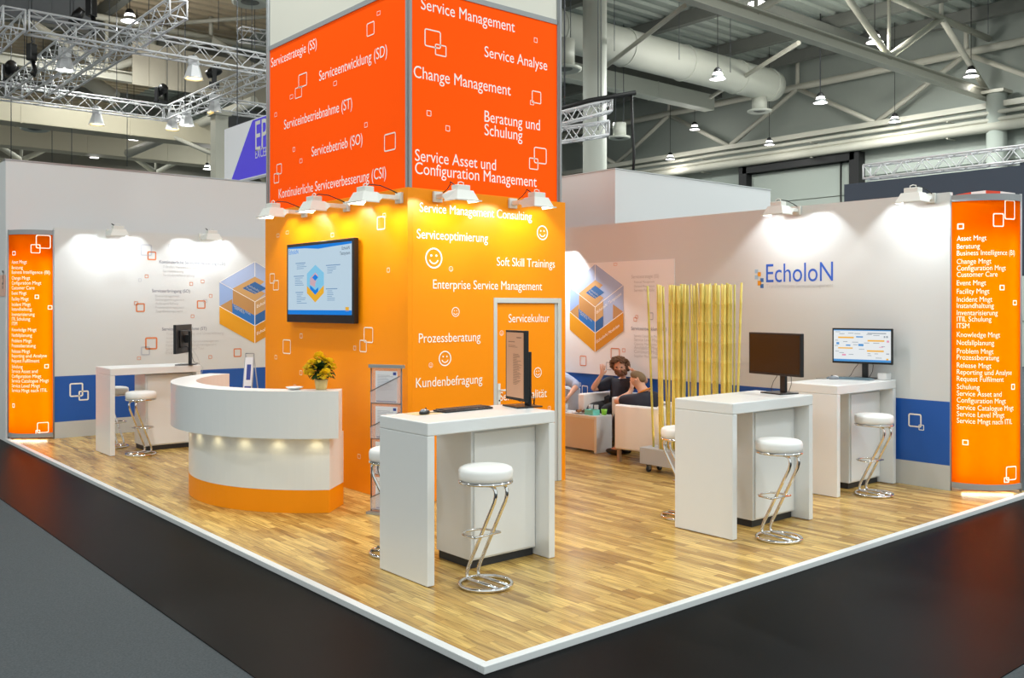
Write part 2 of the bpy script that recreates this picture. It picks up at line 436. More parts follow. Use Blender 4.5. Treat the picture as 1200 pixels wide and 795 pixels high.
pL.text('Serviceerbringung (SO)', 178, 342.6, 222.6, M['print_dk'], wl, 1.1)
pL.text('Serviceinbetriebnahme (ST)', 189.8, 387.6, 242, M['print_dk'], wl, 1.1)
for t, x0, y, x1 in (('7-Stufen Verbesserungsprozess', 191, 314, 241), ('Servicemessung', 191, 319, 215), ('Serviceberichterstattung', 191, 323.6, 228),
                     ('Eventmanagement', 182, 348, 210), ('Störungsmanagement', 182, 352.5, 216), ('Auftragserfüllung', 182, 357, 209), ('Problemmanagement', 182, 361.5, 216), ('Zugriffsmanagement', 182, 366, 214),
                     ('Transitionsplanung und Unterstützung', 194.5, 393, 262), ('Änderungsmanagement', 194.5, 397.5, 222), ('Service Asset und Konfigurationsmanagement', 194.5, 402, 256.5), ('Release und Verteilungsmanagement', 194.5, 406.4, 253.5), ('Servicevalidierung und Test', 194.5, 411, 239), ('Evaluierung', 194.5, 415.3, 220)):
    pL.text(t, x0, y, x1, M['print_lt'], wl, 1.0)

# ------------------------------------------------------------------ service cabin (lower orange block)
CX0, CX1, CY0, CY1, CZ = 4.80, 6.80, 7.18, 10.15, 2.945
cab = thing('service_cabin', 'orange walled cabin with a television and a door carrying the printed tower', 'cabin', (5.8, 8.6, 0))
MB().box(CX0, CY0+0.001, 0.001, CX0+0.05, CY1, CZ).build('wall_panel', M['orange'], cab, True)
DX0, DX1, DZ = 5.82, 6.745, 1.93
fr = MB().box(CX0+0.05, CY0, 0.001, DX0, CY0+0.05, CZ).box(DX0, CY0, DZ, DX1, CY0+0.05, CZ).box(DX1, CY0, 0.001, CX1, CY0+0.05, CZ)
fr.build('wall_panel', M['orange'], cab, True)
MB().box(CX1-0.05, CY0+0.05, 0.001, CX1, CY1, CZ).build('wall_panel', M['orange'], cab, True)
MB().box(CX0+0.05, CY1-0.05, 0.001, CX1-0.05, CY1, CZ).build('wall_panel', M['orange'], cab, True)
MB().box(CX0+0.05, CY0+0.05, CZ-0.06, CX1-0.05, CY1-0.05, CZ-0.01).build('roof_panel', M['orange'], cab, True)
df = MB().box(DX0, CY0-0.006, 0.002, DX0+0.045, CY0+0.05, DZ-0.002, 0.004).box(DX1-0.05, CY0-0.006, 0.002, DX1-0.002, CY0+0.05, DZ-0.002, 0.004).box(DX0+0.045, CY0-0.006, DZ-0.055, DX1-0.05, CY0+0.05, DZ-0.002, 0.004)
df.box(DX1-0.085, CY0+0.012, 0.002, DX1-0.055, CY0+0.05, DZ-0.057)
df.build('door_frame', M['frame'], cab, True)
dl = MB().box(DX0+0.048, CY0+0.012, 0.012, DX1-0.09, CY0+0.045, DZ-0.06).build('door', M['orange'], cab, True)
dh = MB(); hx = DX0+0.075
dh.box(hx-0.02, CY0-0.002, 0.86, hx+0.015, CY0+0.012, 1.07, 0.004)
dh.tube([(hx, CY0+0.005, 0.855+0.15), (hx, CY0-0.045, 1.005), (hx+0.02, CY0-0.052, 1.005), (hx+0.125, CY0-0.05, 1.005)], 0.010, 8)
dh.build('door_handle', M['white'], dl, True)
MB().tube([(hx-0.002, CY0-0.004, 0.90), (hx-0.002, CY0+0.012, 0.90)], 0.009, 10).build('lock', M['black'], dl, True)
pa, pb, pd = Plane('X', CX0), Plane('Y', CY0), Plane('Y', CY0+0.012)
for b in ((316.4,320.5,322.2,332.5), (320.3,328.5,326.8,340.5), (331.7,398,340.9,415), (351.7,391,354.6,396.6), (322.2,416.3,324.9,421.2), (351.4,434.3,354.3,439.8), (344.2,451,347.4,455.5), (414.5,405.5,417.4,410.7), (426.6,383.5,437.4,402), (421.7,398.5,429.9,413), (453.7,313.9,457,319.4), (442,253.5,451.5,269.5), (448.8,250,452.4,255.3), (324.5,274,327.5,278.2), (335.3,270.7,338.6,274.6), (388,273,391.6,278.2), (419.4,532.3,422.7,537.8)):
    pa.mark(*b, M['txt_line'], cab)
for t, x0, y, x1 in (('Service Management Consulting', 491.6, 248.2, 623), ('Serviceoptimierung', 488.3, 279.4, 571.6), ('Soft Skill Trainings', 582, 311.5, 650), ('Enterprise Service Management', 507.3, 338.4, 635), ('Prozessberatung', 490.6, 402, 562.8), ('Kundenbefragung', 487.3, 454.6, 565)):
    pb.text(t, x0, y, x1, M['txt'], cab, 1.16)
for t, x0, y, x1 in (('Servicekultur', 595.8, 378, 643.5), ('Servicequalität', 585.4, 470, 640.6)):
    pd.text(t, x0, y, x1, M['txt'], dl, 1.16)
for x, y, r in ((508.2,302.7,12.2), (635.4,273,8.6), (528.2,315.3,3), (533.7,365.8,5.7), (521.3,420.3,9), (504.6,428.2,3)): pb.smiley(x, y, r, M['txt'], cab)
for x, y, r in ((587.6,390.6,3), (630,436.7,6), (643.5,478.5,2.5)): pd.smiley(x, y, r, M['txt'], dl)

# ------------------------------------------------------------------ printed tower standing on the cabin
UX0, UX1, UY0, UY1, UZ1, UZT = 4.83, 6.735, 7.21, 10.12, 4.82, 6.3
tw = thing('printed_tower', 'tall orange banner tower with white header and grey corner posts', 'banner tower', (5.8, 8.6, CZ))
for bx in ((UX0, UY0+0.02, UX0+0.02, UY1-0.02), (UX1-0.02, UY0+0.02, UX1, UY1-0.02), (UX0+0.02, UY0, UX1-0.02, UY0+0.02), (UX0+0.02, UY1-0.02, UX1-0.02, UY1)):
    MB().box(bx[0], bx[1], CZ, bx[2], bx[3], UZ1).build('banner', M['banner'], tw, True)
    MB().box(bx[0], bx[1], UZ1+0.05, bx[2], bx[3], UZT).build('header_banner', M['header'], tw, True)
    e = 0.012
    MB().box(bx[0]-e, bx[1]-e, UZ1, bx[2]+e, bx[3]+e, UZ1+0.05).build('rail', M['alu_grey'], tw, True)
for px_, py_ in ((UX0, UY0), (UX0, UY1), (UX1, UY0), (UX1, UY1)):
    mb = MB().tube([(px_, py_, CZ), (px_, py_, UZT)], 0.026, 10)
    mb.box(px_-0.03, py_-0.012, CZ, px_+0.03, py_+0.012, UZT).box(px_-0.012, py_-0.03, CZ, px_+0.012, py_+0.03, UZT)
    mb.build('corner_post', M['alu_grey'], tw, True)
qa, qb = Plane('X', UX0), Plane('Y', UY0)
for t, x0, y, x1 in (('Servicestrategie (SS)', 318.1, 79.3, 371.4), ('Serviceentwicklung (SD)', 374.3, 95.4, 454), ('Serviceinbetriebnahme (ST)', 333.2, 152, 413), ('Servicebetrieb (SO)', 365.5, 183.7, 425), ('Kontinuierliche Serviceverbesserung (CSI)', 326.9, 232.7, 452.6)):
    qa.text(t, x0, y, x1, M['txt'], tw, 1.16)
for t, x0, y, x1 in (('Service Management', 493.2, 10.6, 603), ('Service Analyse', 567.6, 66.5, 641), ('Change Management', 484.6, 90.5, 598.3), ('Beratung und', 567.6, 142.5, 632.5), ('Schulung', 567.6, 158.3, 612), ('Service Asset und', 486.2, 188.3, 581), ('Configuration Management', 486.2, 203.6, 628.7)):
    qb.text(t, x0, y, x1, M['txt'], tw, 1.16)
for b in ((430,26,439,42), (442,13,446,18), (350,86,360,102), (346,102,354,115), (340,111,343.7,116), (391,95,395,100.7), (322,132,324.7,137), (427.3,143.5,431,149.5), (450.4,156,464,177), (343.4,172.6,346,178), (351.3,186,354.5,191.3), (324.4,192,330.4,204.5), (321.2,203,327.2,215)):
    qa.mark(*b, M['txt_line'], tw)
for b in ((497.3,35,516.6,56), (509.6,52.5,523,66), (625.5,44.3,629.6,50), (623,106.8,634,121.5), (621,117.8,625.5,123.2), (499.8,129.5,505.2,136.2), (522,147.2,527,154), (625.5,173,640.4,192.2), (619.8,185.2,630.6,199)):
    qb.mark(*b, M['txt_line'], tw)

M['litwhite'] = mat('backlit_white', rgb(250,240,225), 0.6, emit=rgb(255,236,205), estr=0.55)
# ------------------------------------------------------------------ curved light columns at the two ends of the stand
LIST = ['Asset Mngt', 'Beratung', 'Business Intelligence (BI)', 'Change Mngt', 'Configuration Mngt', 'Customer Care', 'Event Mngt', 'Facility Mngt', 'Incident Mngt', 'Instandhaltung', 'Inventarisierung', 'ITIL Schulung', 'ITSM', 'Knowledge Mngt', 'Notfallplanung', 'Problem Mngt', 'Prozessberatung', 'Release Mngt', 'Reporting und Analyse', 'Request Fulfilment', 'Schulung', 'Service Asset and', 'Configuration Mngt', 'Service Catalogue Mngt', 'Service Level Mngt', 'Service Mngt nach ITIL']
def column(A, B, z0, z1, label, xs, ys, marks, bi):
    """bowed panel from A to B (left to right as seen from outside)"""
    A, B = Vector(A), Vector(B); ch = (B-A).length; sag = 0.15
    R = (ch*ch/4+sag*sag)/(2*sag); half = math.asin(ch/2/R)
    t = (B-A).normalized(); nrm = Vector((t.y, -t.x))          # outward
    mid = (A+B)/2; ctr = mid+nrm*(sag-R)
    def at(q, off=0.0):                                          # q in 0..1 along the bow
        a = (q-0.5)*2*half
        p = ctr+(t*math.sin(a)+nrm*math.cos(a))*(R+off); return p
    root = thing('light_column', label, 'light column', (mid.x, mid.y, 0))
    n = 24
    def bow(off, q0, q1, za, zb, thick):
        mb = MB(); vs = []
        for i in range(n+1):
            q = q0+(q1-q0)*i/n
            for o_, z in ((off, za), (off, zb), (off-thick, zb), (off-thick, za)): p = at(q, o_); vs.append((p.x, p.y, z))
        fs = []
        for i in range(n):
            for k in range(4): fs.append((4*i+k, 4*i+(k+1) % 4, 4*i+4+(k+1) % 4, 4*i+4+k))
        fs += [(3, 2, 1, 0), (4*n, 4*n+1, 4*n+2, 4*n+3)]
        return mb.add(vs, fs)
    film = MB(); vs = []
    for i in range(n+1):
        p = at(0.012+0.976*i/n); vs += [(p.x, p.y, z0+0.05), (p.x, p.y, z1-0.06)]
    film.add(vs, [(2*i, 2*i+2, 2*i+3, 2*i+1) for i in range(n)], True)
    film.build('light_panel', M['lightpanel'], root, True)
    bow(0.012, 0.02, 0.98, z1-0.065, z1, 0.05).build('top_cap', M['alu_grey'], root, True)
    bow(0.012, 0.02, 0.98, z0, z0+0.055, 0.03).build('bottom_cap', M['alu_grey'], root, True)
    for q in (0.0, 1.0):
        p = at(q); mb = MB().tube([(p.x, p.y, 0.001), (p.x, p.y, z1+0.01)], 0.013, 10)
        mb.build('end_post', M['alu_grey'], root, True)
    mb = MB(); o = -nrm*0.06
    pa_, pb_ = A+o+t*0.03, B+o-t*0.03
    mb.add([(pa_.x, pa_.y, 0.01), (pb_.x, pb_.y, 0.01), (pb_.x, pb_.y, z1-0.01), (pa_.x, pa_.y, z1-0.01)]+[(pa_.x-nrm.x*.01, pa_.y-nrm.y*.01, 0.01), (pb_.x-nrm.x*.01, pb_.y-nrm.y*.01, 0.01), (pb_.x-nrm.x*.01, pb_.y-nrm.y*.01, z1-0.01), (pa_.x-nrm.x*.01, pa_.y-nrm.y*.01, z1-0.01)],
           [(0,1,2,3),(7,6,5,4),(0,4,5,1),(1,5,6,2),(2,6,7,3),(3,7,4,0)]).build('back_panel', M['white'], root, True)
    Ri = Matrix(((-t.x, 0, -nrm.x), (-t.y, 0, -nrm.y), (0, 1, 0)))
    # tube lamps inside the column
    off = -nrm*0.03
    for k in (-0.2, 0.0, 0.2):
        l = light('AREA', 'tube_lamp', root, (off.x+t.x*k, off.y+t.y*k, (z0+z1)/2-0.15), Ri.to_euler(), shape='RECTANGLE', size=0.05, size_y=z1-z0-0.5, energy=COLUMN_W/3, color=(1, 0.93, 0.8))
    g_ = nrm*(sag-0.10)
    light('AREA', 'added_leak_light', root, (g_.x, g_.y, 0.031), (Ri @ Matrix.Rotation(math.radians(-50), 3, 'X')).to_euler(), shape='RECTANGLE', size=0.5, size_y=0.03, energy=COLUMN_W*0.05, color=(1, 0.95, 0.75))  # added light for the glow leaking out under the bottom cap
    # lettering follows the bow
    L = 2*half*R
    samp = [(q/200, pix((at(q/200).x, at(q/200).y, 1.5))[0]) for q in range(201)]
    def q_of(x): return min(samp, key=lambda s_: abs(s_[1]-x))[0]
    def z_of(q, y):
        p = at(q); d = p.x*VV[0]+p.y*VV[1]; return EYE-(y-HZ)*d/F
    qs = q_of(xs); vs_, fs_, wl_ = text_geo(LIST[2]); k = (q_of(bi)-qs)*L/wl_
    for st_, y in zip(LIST, ys):
        vs_, fs_, _ = text_geo(st_); zb = z_of(qs, y); V = []
        for vx, vy in vs_:
            p = at(qs+vx*k/L, 0.004); V.append((p.x, p.y, zb+vy*k*1.25))
        MB().add(V, fs_).build('lettering', M['litwhite'], root, True)
    for (x0, y0, x1, y1) in marks:
        qc = (q_of(x0)+q_of(x1))/2; hw = (q_of(x1)-q_of(x0))*L/2; zc = z_of(qc, (y0+y1)/2); hh = abs(z_of(qc, y0)-z_of(qc, y1))/2
        mb = MB(); lw = max(0.011, min(hw, hh)*0.13); r = min(hw, hh)*0.25
        def loop(i):
            pts = []
            for (cx, cy, a0) in ((hw-r, hh-r, 0), (-hw+r, hh-r, 90), (-hw+r, -hh+r, 180), (hw-r, -hh+r, 270)):
                for g in range(5):
                    a = math.radians(a0+22.5*g); rr = max(r-i, .0005); pts.append((cx+rr*math.cos(a), cy+rr*math.sin(a)))
            out = []
            for j in range(len(pts)):
                a, b = pts[j], pts[(j+1) % len(pts)]; ns = 8 if math.hypot(b[0]-a[0], b[1]-a[1]) > r else 1
                out += [(a[0]+(b[0]-a[0])*g/ns, a[1]+(b[1]-a[1])*g/ns) for g in range(ns)]
            return out
        P0_ = loop(0); P = P0_+[(x*(hw-lw)/hw, y*(hh-lw)/hh) for x, y in P0_]; V = []
        for u, z in P:
            p = at(qc+u/L, 0.004); V.append((p.x, p.y, zc+z))
        nn = len(P)//2
        mb.add(V, [(i, (i+1) % nn, nn+(i+1) % nn, nn+i) for i in range(nn)]).build('square_mark', M['litwhite'], root, True)
    return root
ysr = [210+v/2.038 for v in (148,167,183,203,219,234,254,274,293,308,325,340,356,377,396,416,431,450,466,482,501,517,533,550,566,582)]
ysl = [260+v/2.944 for v in (145,164,180,200,217,234,252,272,291,307,325,341,357,378,397,416,433,452,468,485,505,521,538,554,571,587)]
column((9.35, 4.28), (9.83, 3.805), 0.035, 2.95, 'glowing orange bowed light column ending the white wall with the blue logo', 1121.5, ysr,
       ((1177,234.5,1189,257.5), (1163.5,250,1176,266), (1122,262,1129.5,269), (1171,334,1177,340.5), (1186.5,352,1191,358), (1184.5,450,1189,457), (1127.5,515.5,1135,522), (1178.5,546.5,1190.5,563), (1176,559.5,1182,566)), 1188.5)
column((2.99, 14.40), (3.47, 14.0), 0.035, 2.90, 'glowing orange bowed light column beside the small paper notice', 14.2, ysl,
       ((42,275.5,59.5,291.5), (36,286.5,47.5,297), (14.8,294.5,18.5,299.5), (40.7,345.5,45.8,350.5), (56,358,61.2,363), (52,427,57.3,432), (14.8,473,17.6,478), (43.5,495,57,507.5), (41.5,504,47,509.5)), 58.5)

# ------------------------------------------------------------------ bar desks
DH = 1.078
def make_desk(label, loc):
    r = thing('bar_desk', label, 'bar desk', loc, 0, 'white bar desks')
    L, D, T, H = 1.135, 0.585, 0.058, 0.088
    MB().box(0, 0, DH-H, L, D, DH, 0.007).build('desktop', M['white'], r)
    for x in (0, L-T): MB().box(x, 0.001, 0.004, x+T, D-0.001, DH-H-0.0008, 0.004).build('side_panel', M['white'], r)
    pd_ = MB().box(0.475, 0.15, 0.06, L-T-0.002, D-0.02, DH-H-0.02, 0.003)
    pd_ = pd_.build('pedestal', M['white'], r)
    MB().box(0.495, 0.135, 0.075, L-T-0.022, 0.148, DH-H-0.035, 0.003).build('pedestal_door', M['white'], pd_)
    MB().box(0.49, 0.17, 0.001, L-T-0.012, D-0.03, 0.06).build('plinth', M['dark'], pd_)
    return r
desk1 = make_desk('white bar desk nearest the front corner, with an upright turned monitor on it', (3.497, 5.0, 0))
desk2 = dup(desk1, (6.031, 4.46, 0), 0, 'white bar desk with the dark switched-off monitor on it')
desk3 = dup(desk1, (8.145, 4.81, 0), 0, 'white bar desk with the lit monitor, standing against the logo wall')
deskL = dup(desk1, (3.588, 11.89, 0), 0, 'white bar desk with a monitor seen from behind, beyond the curved counter')

# ------------------------------------------------------------------ bar stools
def make_stool(label, loc, rz):
    r = thing('bar_stool', label, 'bar stool', loc, rz, 'chrome bar stools with round white seats')
    SH = 0.79
    MB().lathe([(0.0, SH-0.09), (0.165, SH-0.09), (0.178, SH-0.082), (0.181, SH-0.06), (0.181, SH-0.03), (0.174, SH-0.012), (0.155, SH-0.002), (0.10, SH+0.004), (0.0, SH+0.006)], n=40).build('seat', M['seat'], r)
    MB().lathe([(0.168, SH-0.108), (0.18, SH-0.108), (0.183, SH-0.1), (0.18, SH-0.091), (0.168, SH-0.091), (0.0, SH-0.092)], n=40).build('seat_ring', M['chrome'], r)
    ring = MB().tube([(0.172*math.cos(a), 0.172*math.sin(a), 0.0135) for a in [2*math.pi*i/40 for i in range(40)]], 0.0125, 10, closed=True)
    ring.build('base_ring', M['chrome'], r)
    for sx in (-0.05, 0.05):
        # plate end, down from the seat's front edge, back to the ring's far side, forward along the floor
        yb = 0.135
        pts = [(sx, -0.06, SH-0.112), (sx, -0.105, SH-0.113), (sx, -0.135, SH-0.122), (sx, -0.150, SH-0.145), (sx, -0.150, SH-0.175), (sx, -0.138, SH-0.215),
               (sx, yb-0.022, 0.115), (sx, yb-0.006, 0.075), (sx, yb-0.003, 0.052), (sx, yb-0.012, 0.034), (sx, yb-0.035, 0.0255), (sx, 0.03, 0.0255), (sx, -0.158, 0.0235)]
        MB().tube(pts, 0.0125, 10).build('frame_tube', M['chrome'], r)
    z = 0.335; yt = -0.138+(0.251)*(SH-0.215-z)/(SH-0.215-0.115)
    fr_ = MB().tube([(-0.115, yt-0.012, z), (-0.115, yt+0.06, z), (-0.105, yt+0.115, z), (-0.075, yt+0.15, z), (-0.03, yt+0.165, z), (0.03, yt+0.165, z), (0.075, yt+0.15, z), (0.105, yt+0.115, z), (0.115, yt+0.06, z), (0.115, yt-0.012, z)], 0.008, 8)
    fr_.tube([(-0.115, yt-0.012, z), (0.115, yt-0.012, z)], 0.008, 8)
    fr_.build('foot_rest', M['chrome'], r)
    return r
st1 = make_stool('chrome bar stool in front of the desk nearest the stand corner', (3.824, 4.80, 0), math.radians(4))
dup(st1, (6.36, 4.26, 0), math.radians(-6), 'chrome bar stool in front of the desk with the dark monitor')
dup(st1, (8.56, 4.66, 0), math.radians(-8), 'chrome bar stool in front of the desk against the logo wall')
dup(st1, (3.92, 11.78, 0), math.radians(-58), 'chrome bar stool in front of the desk beyond the curved counter')
dup(st1, (3.86, 12.64, 0), math.radians(200), 'chrome bar stool on the wall side of the desk beyond the counter')
dup(st1, (3.79, 5.86, 0), math.radians(-150), 'chrome bar stool behind the desk nearest the corner, by the leaflet rack')
dup(st1, (6.36, 5.24, 0), math.radians(-170), 'chrome bar stool between the bamboo planter and the dark monitor desk')

# ------------------------------------------------------------------ monitors, keyboards, mice
M['screen_off'] = mat('screen_off', rgb(24,16,12), 0.18, spec=0.6)
M['screen_doc'] = mat('screen_document', rgb(176,132,104), 0.3, emit=rgb(190,140,108), estr=0.35)
M['scr_white'] = mat('screen_white', (0.02,0.02,0.02,1), 0.3, emit=rgb(236,240,242), estr=0.9)
M['scr_blue'] = mat('screen_blue', (0.01,0.01,0.02,1), 0.3, emit=rgb(70,150,215), estr=0.9)
M['scr_or'] = mat('screen_orange', (0.02,0.01,0.0,1), 0.3, emit=rgb(245,185,70), estr=0.9)
M['scr_gr'] = mat('screen_grey', (0.02,0.02,0.02,1), 0.3, emit=rgb(150,160,170), estr=0.9)
M['scr_pk'] = mat('screen_pink', (0.02,0.02,0.02,1), 0.3, emit=rgb(232,150,180), estr=0.9)
M['doc_ink'] = mat('document_ink', rgb(110,76,56), 0.4, emit=rgb(112,78,60), estr=0.3)
def make_monitor(label, base, ang, w_, h_, zc, screen, pole=(0, 0), barz=0.0):
    """base: point on the desk; the screen faces the direction ang (degrees)"""
    r = thing('monitor', label, 'monitor', base, 0, None)
    a = math.radians(ang); fx, fy = math.cos(a), math.sin(a)
    Mx = Matrix(((-fy, -fx, 0, 0), (fx, -fy, 0, 0), (0, 0, 1, 0), (0, 0, 0, 1)))   # local x along screen (viewer's right), y away from viewer
    Z = zc-base[2]
    MB().box(-0.12, -0.10, 0.001, 0.12, 0.12, 0.012, 0.003, M=Mx).build('base_plate', M['black'], r)
    MB().box(-0.03, 0.045, 0.012, 0.03, 0.075, Z+0.1, 0.003, M=Mx).box(-0.04, -0.01, Z-0.05, 0.04, 0.05, Z+0.05, 0.003, M=Mx).build('stand', M['black'], r)
    hs = MB().box(-w_/2, -0.054, Z-h_/2, w_/2, -0.018, Z+h_/2, 0.004, M=Mx)
    hs.box(-w_*0.3, -0.02, Z-h_*0.3, w_*0.3, 0.0, Z+h_*0.3, 0.008, M=Mx)
    hs = hs.build('housing', M['black'], r)
    b = 0.016
    MB().add([(-w_/2+b, -0.0552, Z-h_/2+b+0.006), (w_/2-b, -0.0552, Z-h_/2+b+0.006), (w_/2-b, -0.0552, Z+h_/2-b), (-w_/2+b, -0.0552, Z+h_/2-b)], [(0,1,2,3)], M=Mx).build('screen', M[screen], hs)
    c = MB()
    c.tube([Mx @ Vector(p) for p in ((-0.05, 0.045, Z-h_*0.3), (-0.08, 0.06, Z-h_*0.55), (-0.11, 0.05, 0.10), (-0.15, 0.06, 0.03), (-0.19, 0.12, 0.006))], 0.0028, 6)
    c.tube([Mx @ Vector(p) for p in ((0.05, 0.045, Z-h_*0.3), (0.08, 0.07, Z-h_*0.55), (0.07, 0.08, 0.08), (0.04, 0.085, 0.02), (0.0, 0.13, 0.006))], 0.0028, 6)
    c.build('cable', M['cable'], r)
    def at(u, v, o=-0.0558):    # u, v in 0..1 over the screen, from its top left
        return Mx @ Vector((-w_/2+b+(w_-2*b)*u, o, Z+h_/2-b-(h_-2*b-0.006)*v))
    def rect(name, m, lst, o=-0.0558):
        mb = MB()
        for (u0, v0, u1, v1) in lst: mb.add([at(u0, v1, o), at(u1, v1, o), at(u1, v0, o), at(u0, v0, o)], [(0,1,2,3)])
        return mb.build(name, m, hs)
    return r, rect
m1, rect1 = make_monitor('black monitor turned upright showing a brown text page, by the cabin door', (4.615, 5.36, DH), 168.5, 0.30, 0.53, 1.395, 'screen_doc')
random.seed(3)
rect1('screen_text', M['doc_ink'], [(0.12, 0.20+0.022*i, 0.12+random.uniform(0.3, 0.75), 0.206+0.022*i) for i in range(2)]+[(0.4, 0.33+0.02*i, 0.4+random.uniform(0.2, 0.5), 0.337+0.02*i) for i in range(24)]+[(0.6, 0.07, 0.88, 0.085), (0.12, 0.14, 0.5, 0.15)])
m2, rect2 = make_monitor('black monitor with a dark screen on the second desk', (7.04, 4.72, DH), 169, 0.62, 0.37, 1.425, 'screen_off')
m3, rect3 = make_monitor('black monitor with a lit white page of logos, by the logo wall', (9.15, 5.10, DH), 192, 0.62, 0.372, 1.425, 'scr_white')
rect3('screen_banner', M['scr_blue'], [(0, 0.93, 1, 1), (0, 0, 1, 0.03), (0.05, 0.40, 0.1, 0.47), (0.44, 0.44, 0.53, 0.51), (0.4, 0.2, 0.52, 0.24), (0.22, 0.47, 0.3, 0.51)])
rect3('screen_heading', M['scr_or'], [(0.08, 0.22, 0.36, 0.27), (0.60, 0.31, 0.89, 0.36), (0.08, 0.56, 0.34, 0.60), (0.59, 0.63, 0.88, 0.68), (0.92, 0.88, 0.96, 0.93)])
random.seed(5)
rect3('screen_text', M['scr_gr'], [(u, v, u+random.uniform(0.05, 0.11), v+0.018) for u, v in ((0.03,0.06),(0.1,0.12),(0.26,0.1),(0.37,0.11),(0.58,0.13),(0.7,0.16),(0.03,0.33),(0.17,0.37),(0.33,0.38),(0.54,0.4),(0.7,0.4),(0.02,0.5),(0.35,0.46),(0.03,0.68),(0.1,0.72),(0.27,0.77),(0.6,0.73),(0.72,0.73),(0.6,0.79),(0.74,0.86),(0.45,0.6),(0.84,0.5))]+[(0.60, 0.09, 0.92, 0.12), (0.88, 0.18, 0.905, 0.24), (0.92, 0.18, 0.95, 0.24), (0.92, 0.72, 0.97, 0.75)])
rect3('screen_badge', M['scr_pk'], [(0.15, 0.77, 0.22, 0.82), (0.93, 0.32, 0.97, 0.38), (0.8, 0.52, 0.87, 0.54)])
m4, rect4 = make_monitor('black monitor seen from behind on the desk beyond the curved counter', (4.57, 12.02, DH), 141, 0.62, 0.372, 1.42, 'screen_off')
MB().tube([(0.03, 0.05, 0.25), (0.10, 0.02, 0.20), (0.15, -0.02, 0.10), (0.17, -0.06, 0.0), (0.18, -0.13, -0.03), (0.15, -0.16, -0.12)], 0.003, 6).build('cable', M['frame'], m4)

M['kb_blue'] = mat('keyboard_grey_blue', rgb(104,126,138), 0.4)
def make_keyboard(label, loc, rz, m, keym):
    r = thing('keyboard', label, 'keyboard', loc, rz)
    MB().box(-0.225, -0.075, 0.001, 0.225, 0.075, 0.014, 0.004).build('case', m, r)
    k = MB()
    for j in range(5):
        for i in range(18):
            x = -0.212+0.0236*i; y = -0.062+0.0245*j
            k.box(x, y, 0.014, x+0.0195, y+0.02, 0.021)
    k = k.build('keys', keym, r)
    return r
make_keyboard('flat black keyboard lying on the desk nearest the stand corner', (4.14, 5.46, DH), math.radians(2), M['black'], M['dark'])
make_keyboard('grey keyboard lying before the lit monitor on the wall desk', (8.99, 5.16, DH), math.radians(-80), M['kb_blue'], M['kb_blue'])
M['mouse_gr'] = mat('mouse_grey', rgb(120,124,130), 0.3)
def make_mouse(label, loc, rz, body, top):
    r = thing('mouse', label, 'computer mouse', loc, rz)
    me = MB().ell((0, 0, 0.012), 0.033, 0.058, 0.027, 16, 10)
    me.v = [(x, y, max(z, 0.001)) for x, y, z in me.v]; me.build('body', body, r)
    t = MB().ell((0, -0.014, 0.0145), 0.027, 0.04, 0.0268, 14, 8); t.v = [(x, y, max(z, 0.02)) for x, y, z in t.v]; t.build('buttons', top, r)
    MB().tube([(-0.003, 0.022, 0.038), (0.003, 0.022, 0.038)], 0.008, 10).build('wheel', M['black'], r)
    MB().tube([(0, 0.055, 0.008), (0.02, 0.10, 0.004), (0.06, 0.13, 0.004), (0.10, 0.15, 0.004)], 0.002, 6).build('cable', M['cable'], r)
    return r
make_mouse('black and grey computer mouse on the desk nearest the stand corner', (3.765, 5.42, DH), math.radians(-60), M['black'], M['mouse_gr'])
make_mouse('small pale computer mouse beside the grey keyboard', (8.86, 5.27, DH), math.radians(60), M['mouse_gr'], M['seat'])
tag(MB().box(-0.05, -0.05, 0.001, 0.05, 0.05, 0.07, 0.006).box(-0.02, -0.0515, 0.02, 0.02, -0.05, 0.03).build('cable_box', M['white']), 'small white box behind the lit monitor on the wall desk', 'box').location = (9.21, 4.9, DH)
pad = MB().box(-0.11, -0.09, 0.0005, 0.11, 0.09, 0.002)
M['pad'] = mat('mouse_pad', rgb(222,190,140), 0.6)
tag(pad.build('mouse_pad', M['pad']), 'flat tan mouse pad under the black and grey mouse', 'mouse pad').location = (3.79, 5.47, DH)

# ------------------------------------------------------------------ television on the cabin
tv = thing('television', 'large flat television on the orange cabin wall showing a cube diagram', 'television', (CX0, 8.835, 2.11))
TX = CX0-0.075; a_, b_, c_ = PX(336, 287, TX), PX(414.5, 277, TX), PX(336, 377.5, TX); TY0, TY1, TZ0, TZ1 = b_.y, a_.y, c_.z, a_.z
MB().box(TX, TY0, TZ0, TX+0.055, TY1, TZ1, 0.006).build('housing', M['black'], tv, True)
MB().box(TX+0.055, TY0+0.4, TZ0+0.2, CX0-0.001, TY1-0.4, TZ1-0.2).build('wall_bracket', M['dark'], tv, True)
M['tv_bg'] = mat('tv_screen', (0.01,0.01,0.012,1), 0.12, emit=rgb(196,220,236), estr=0.85)
M['tv_blue'] = mat('tv_screen_blue', (0.0,0.0,0.02,1), 0.12, emit=rgb(20,130,222), estr=0.9)
M['tv_txt'] = mat('tv_screen_text', (0.01,0.01,0.02,1), 0.12, emit=rgb(110,150,190), estr=0.9)
M['tv_dk'] = mat('tv_screen_dark_text', (0.01,0.01,0.02,1), 0.12, emit=rgb(40,60,80), estr=0.9)
M['tv_gold'] = mat('tv_screen_gold', (0.02,0.01,0.0,1), 0.12, emit=rgb(236,176,50), estr=0.9)
M['tv_sky'] = mat('tv_screen_sky', (0.01,0.01,0.02,1), 0.12, emit=rgb(130,200,232), estr=0.9)
M['tv_pink'] = mat('tv_screen_pink', (0.01,0.01,0.02,1), 0.12, emit=rgb(206,170,180), estr=0.9)
pt = Plane('X', TX)
su0, su1, sz0, sz1 = -TY1+0.035, -TY0-0.035, TZ0+0.085, TZ1-0.035
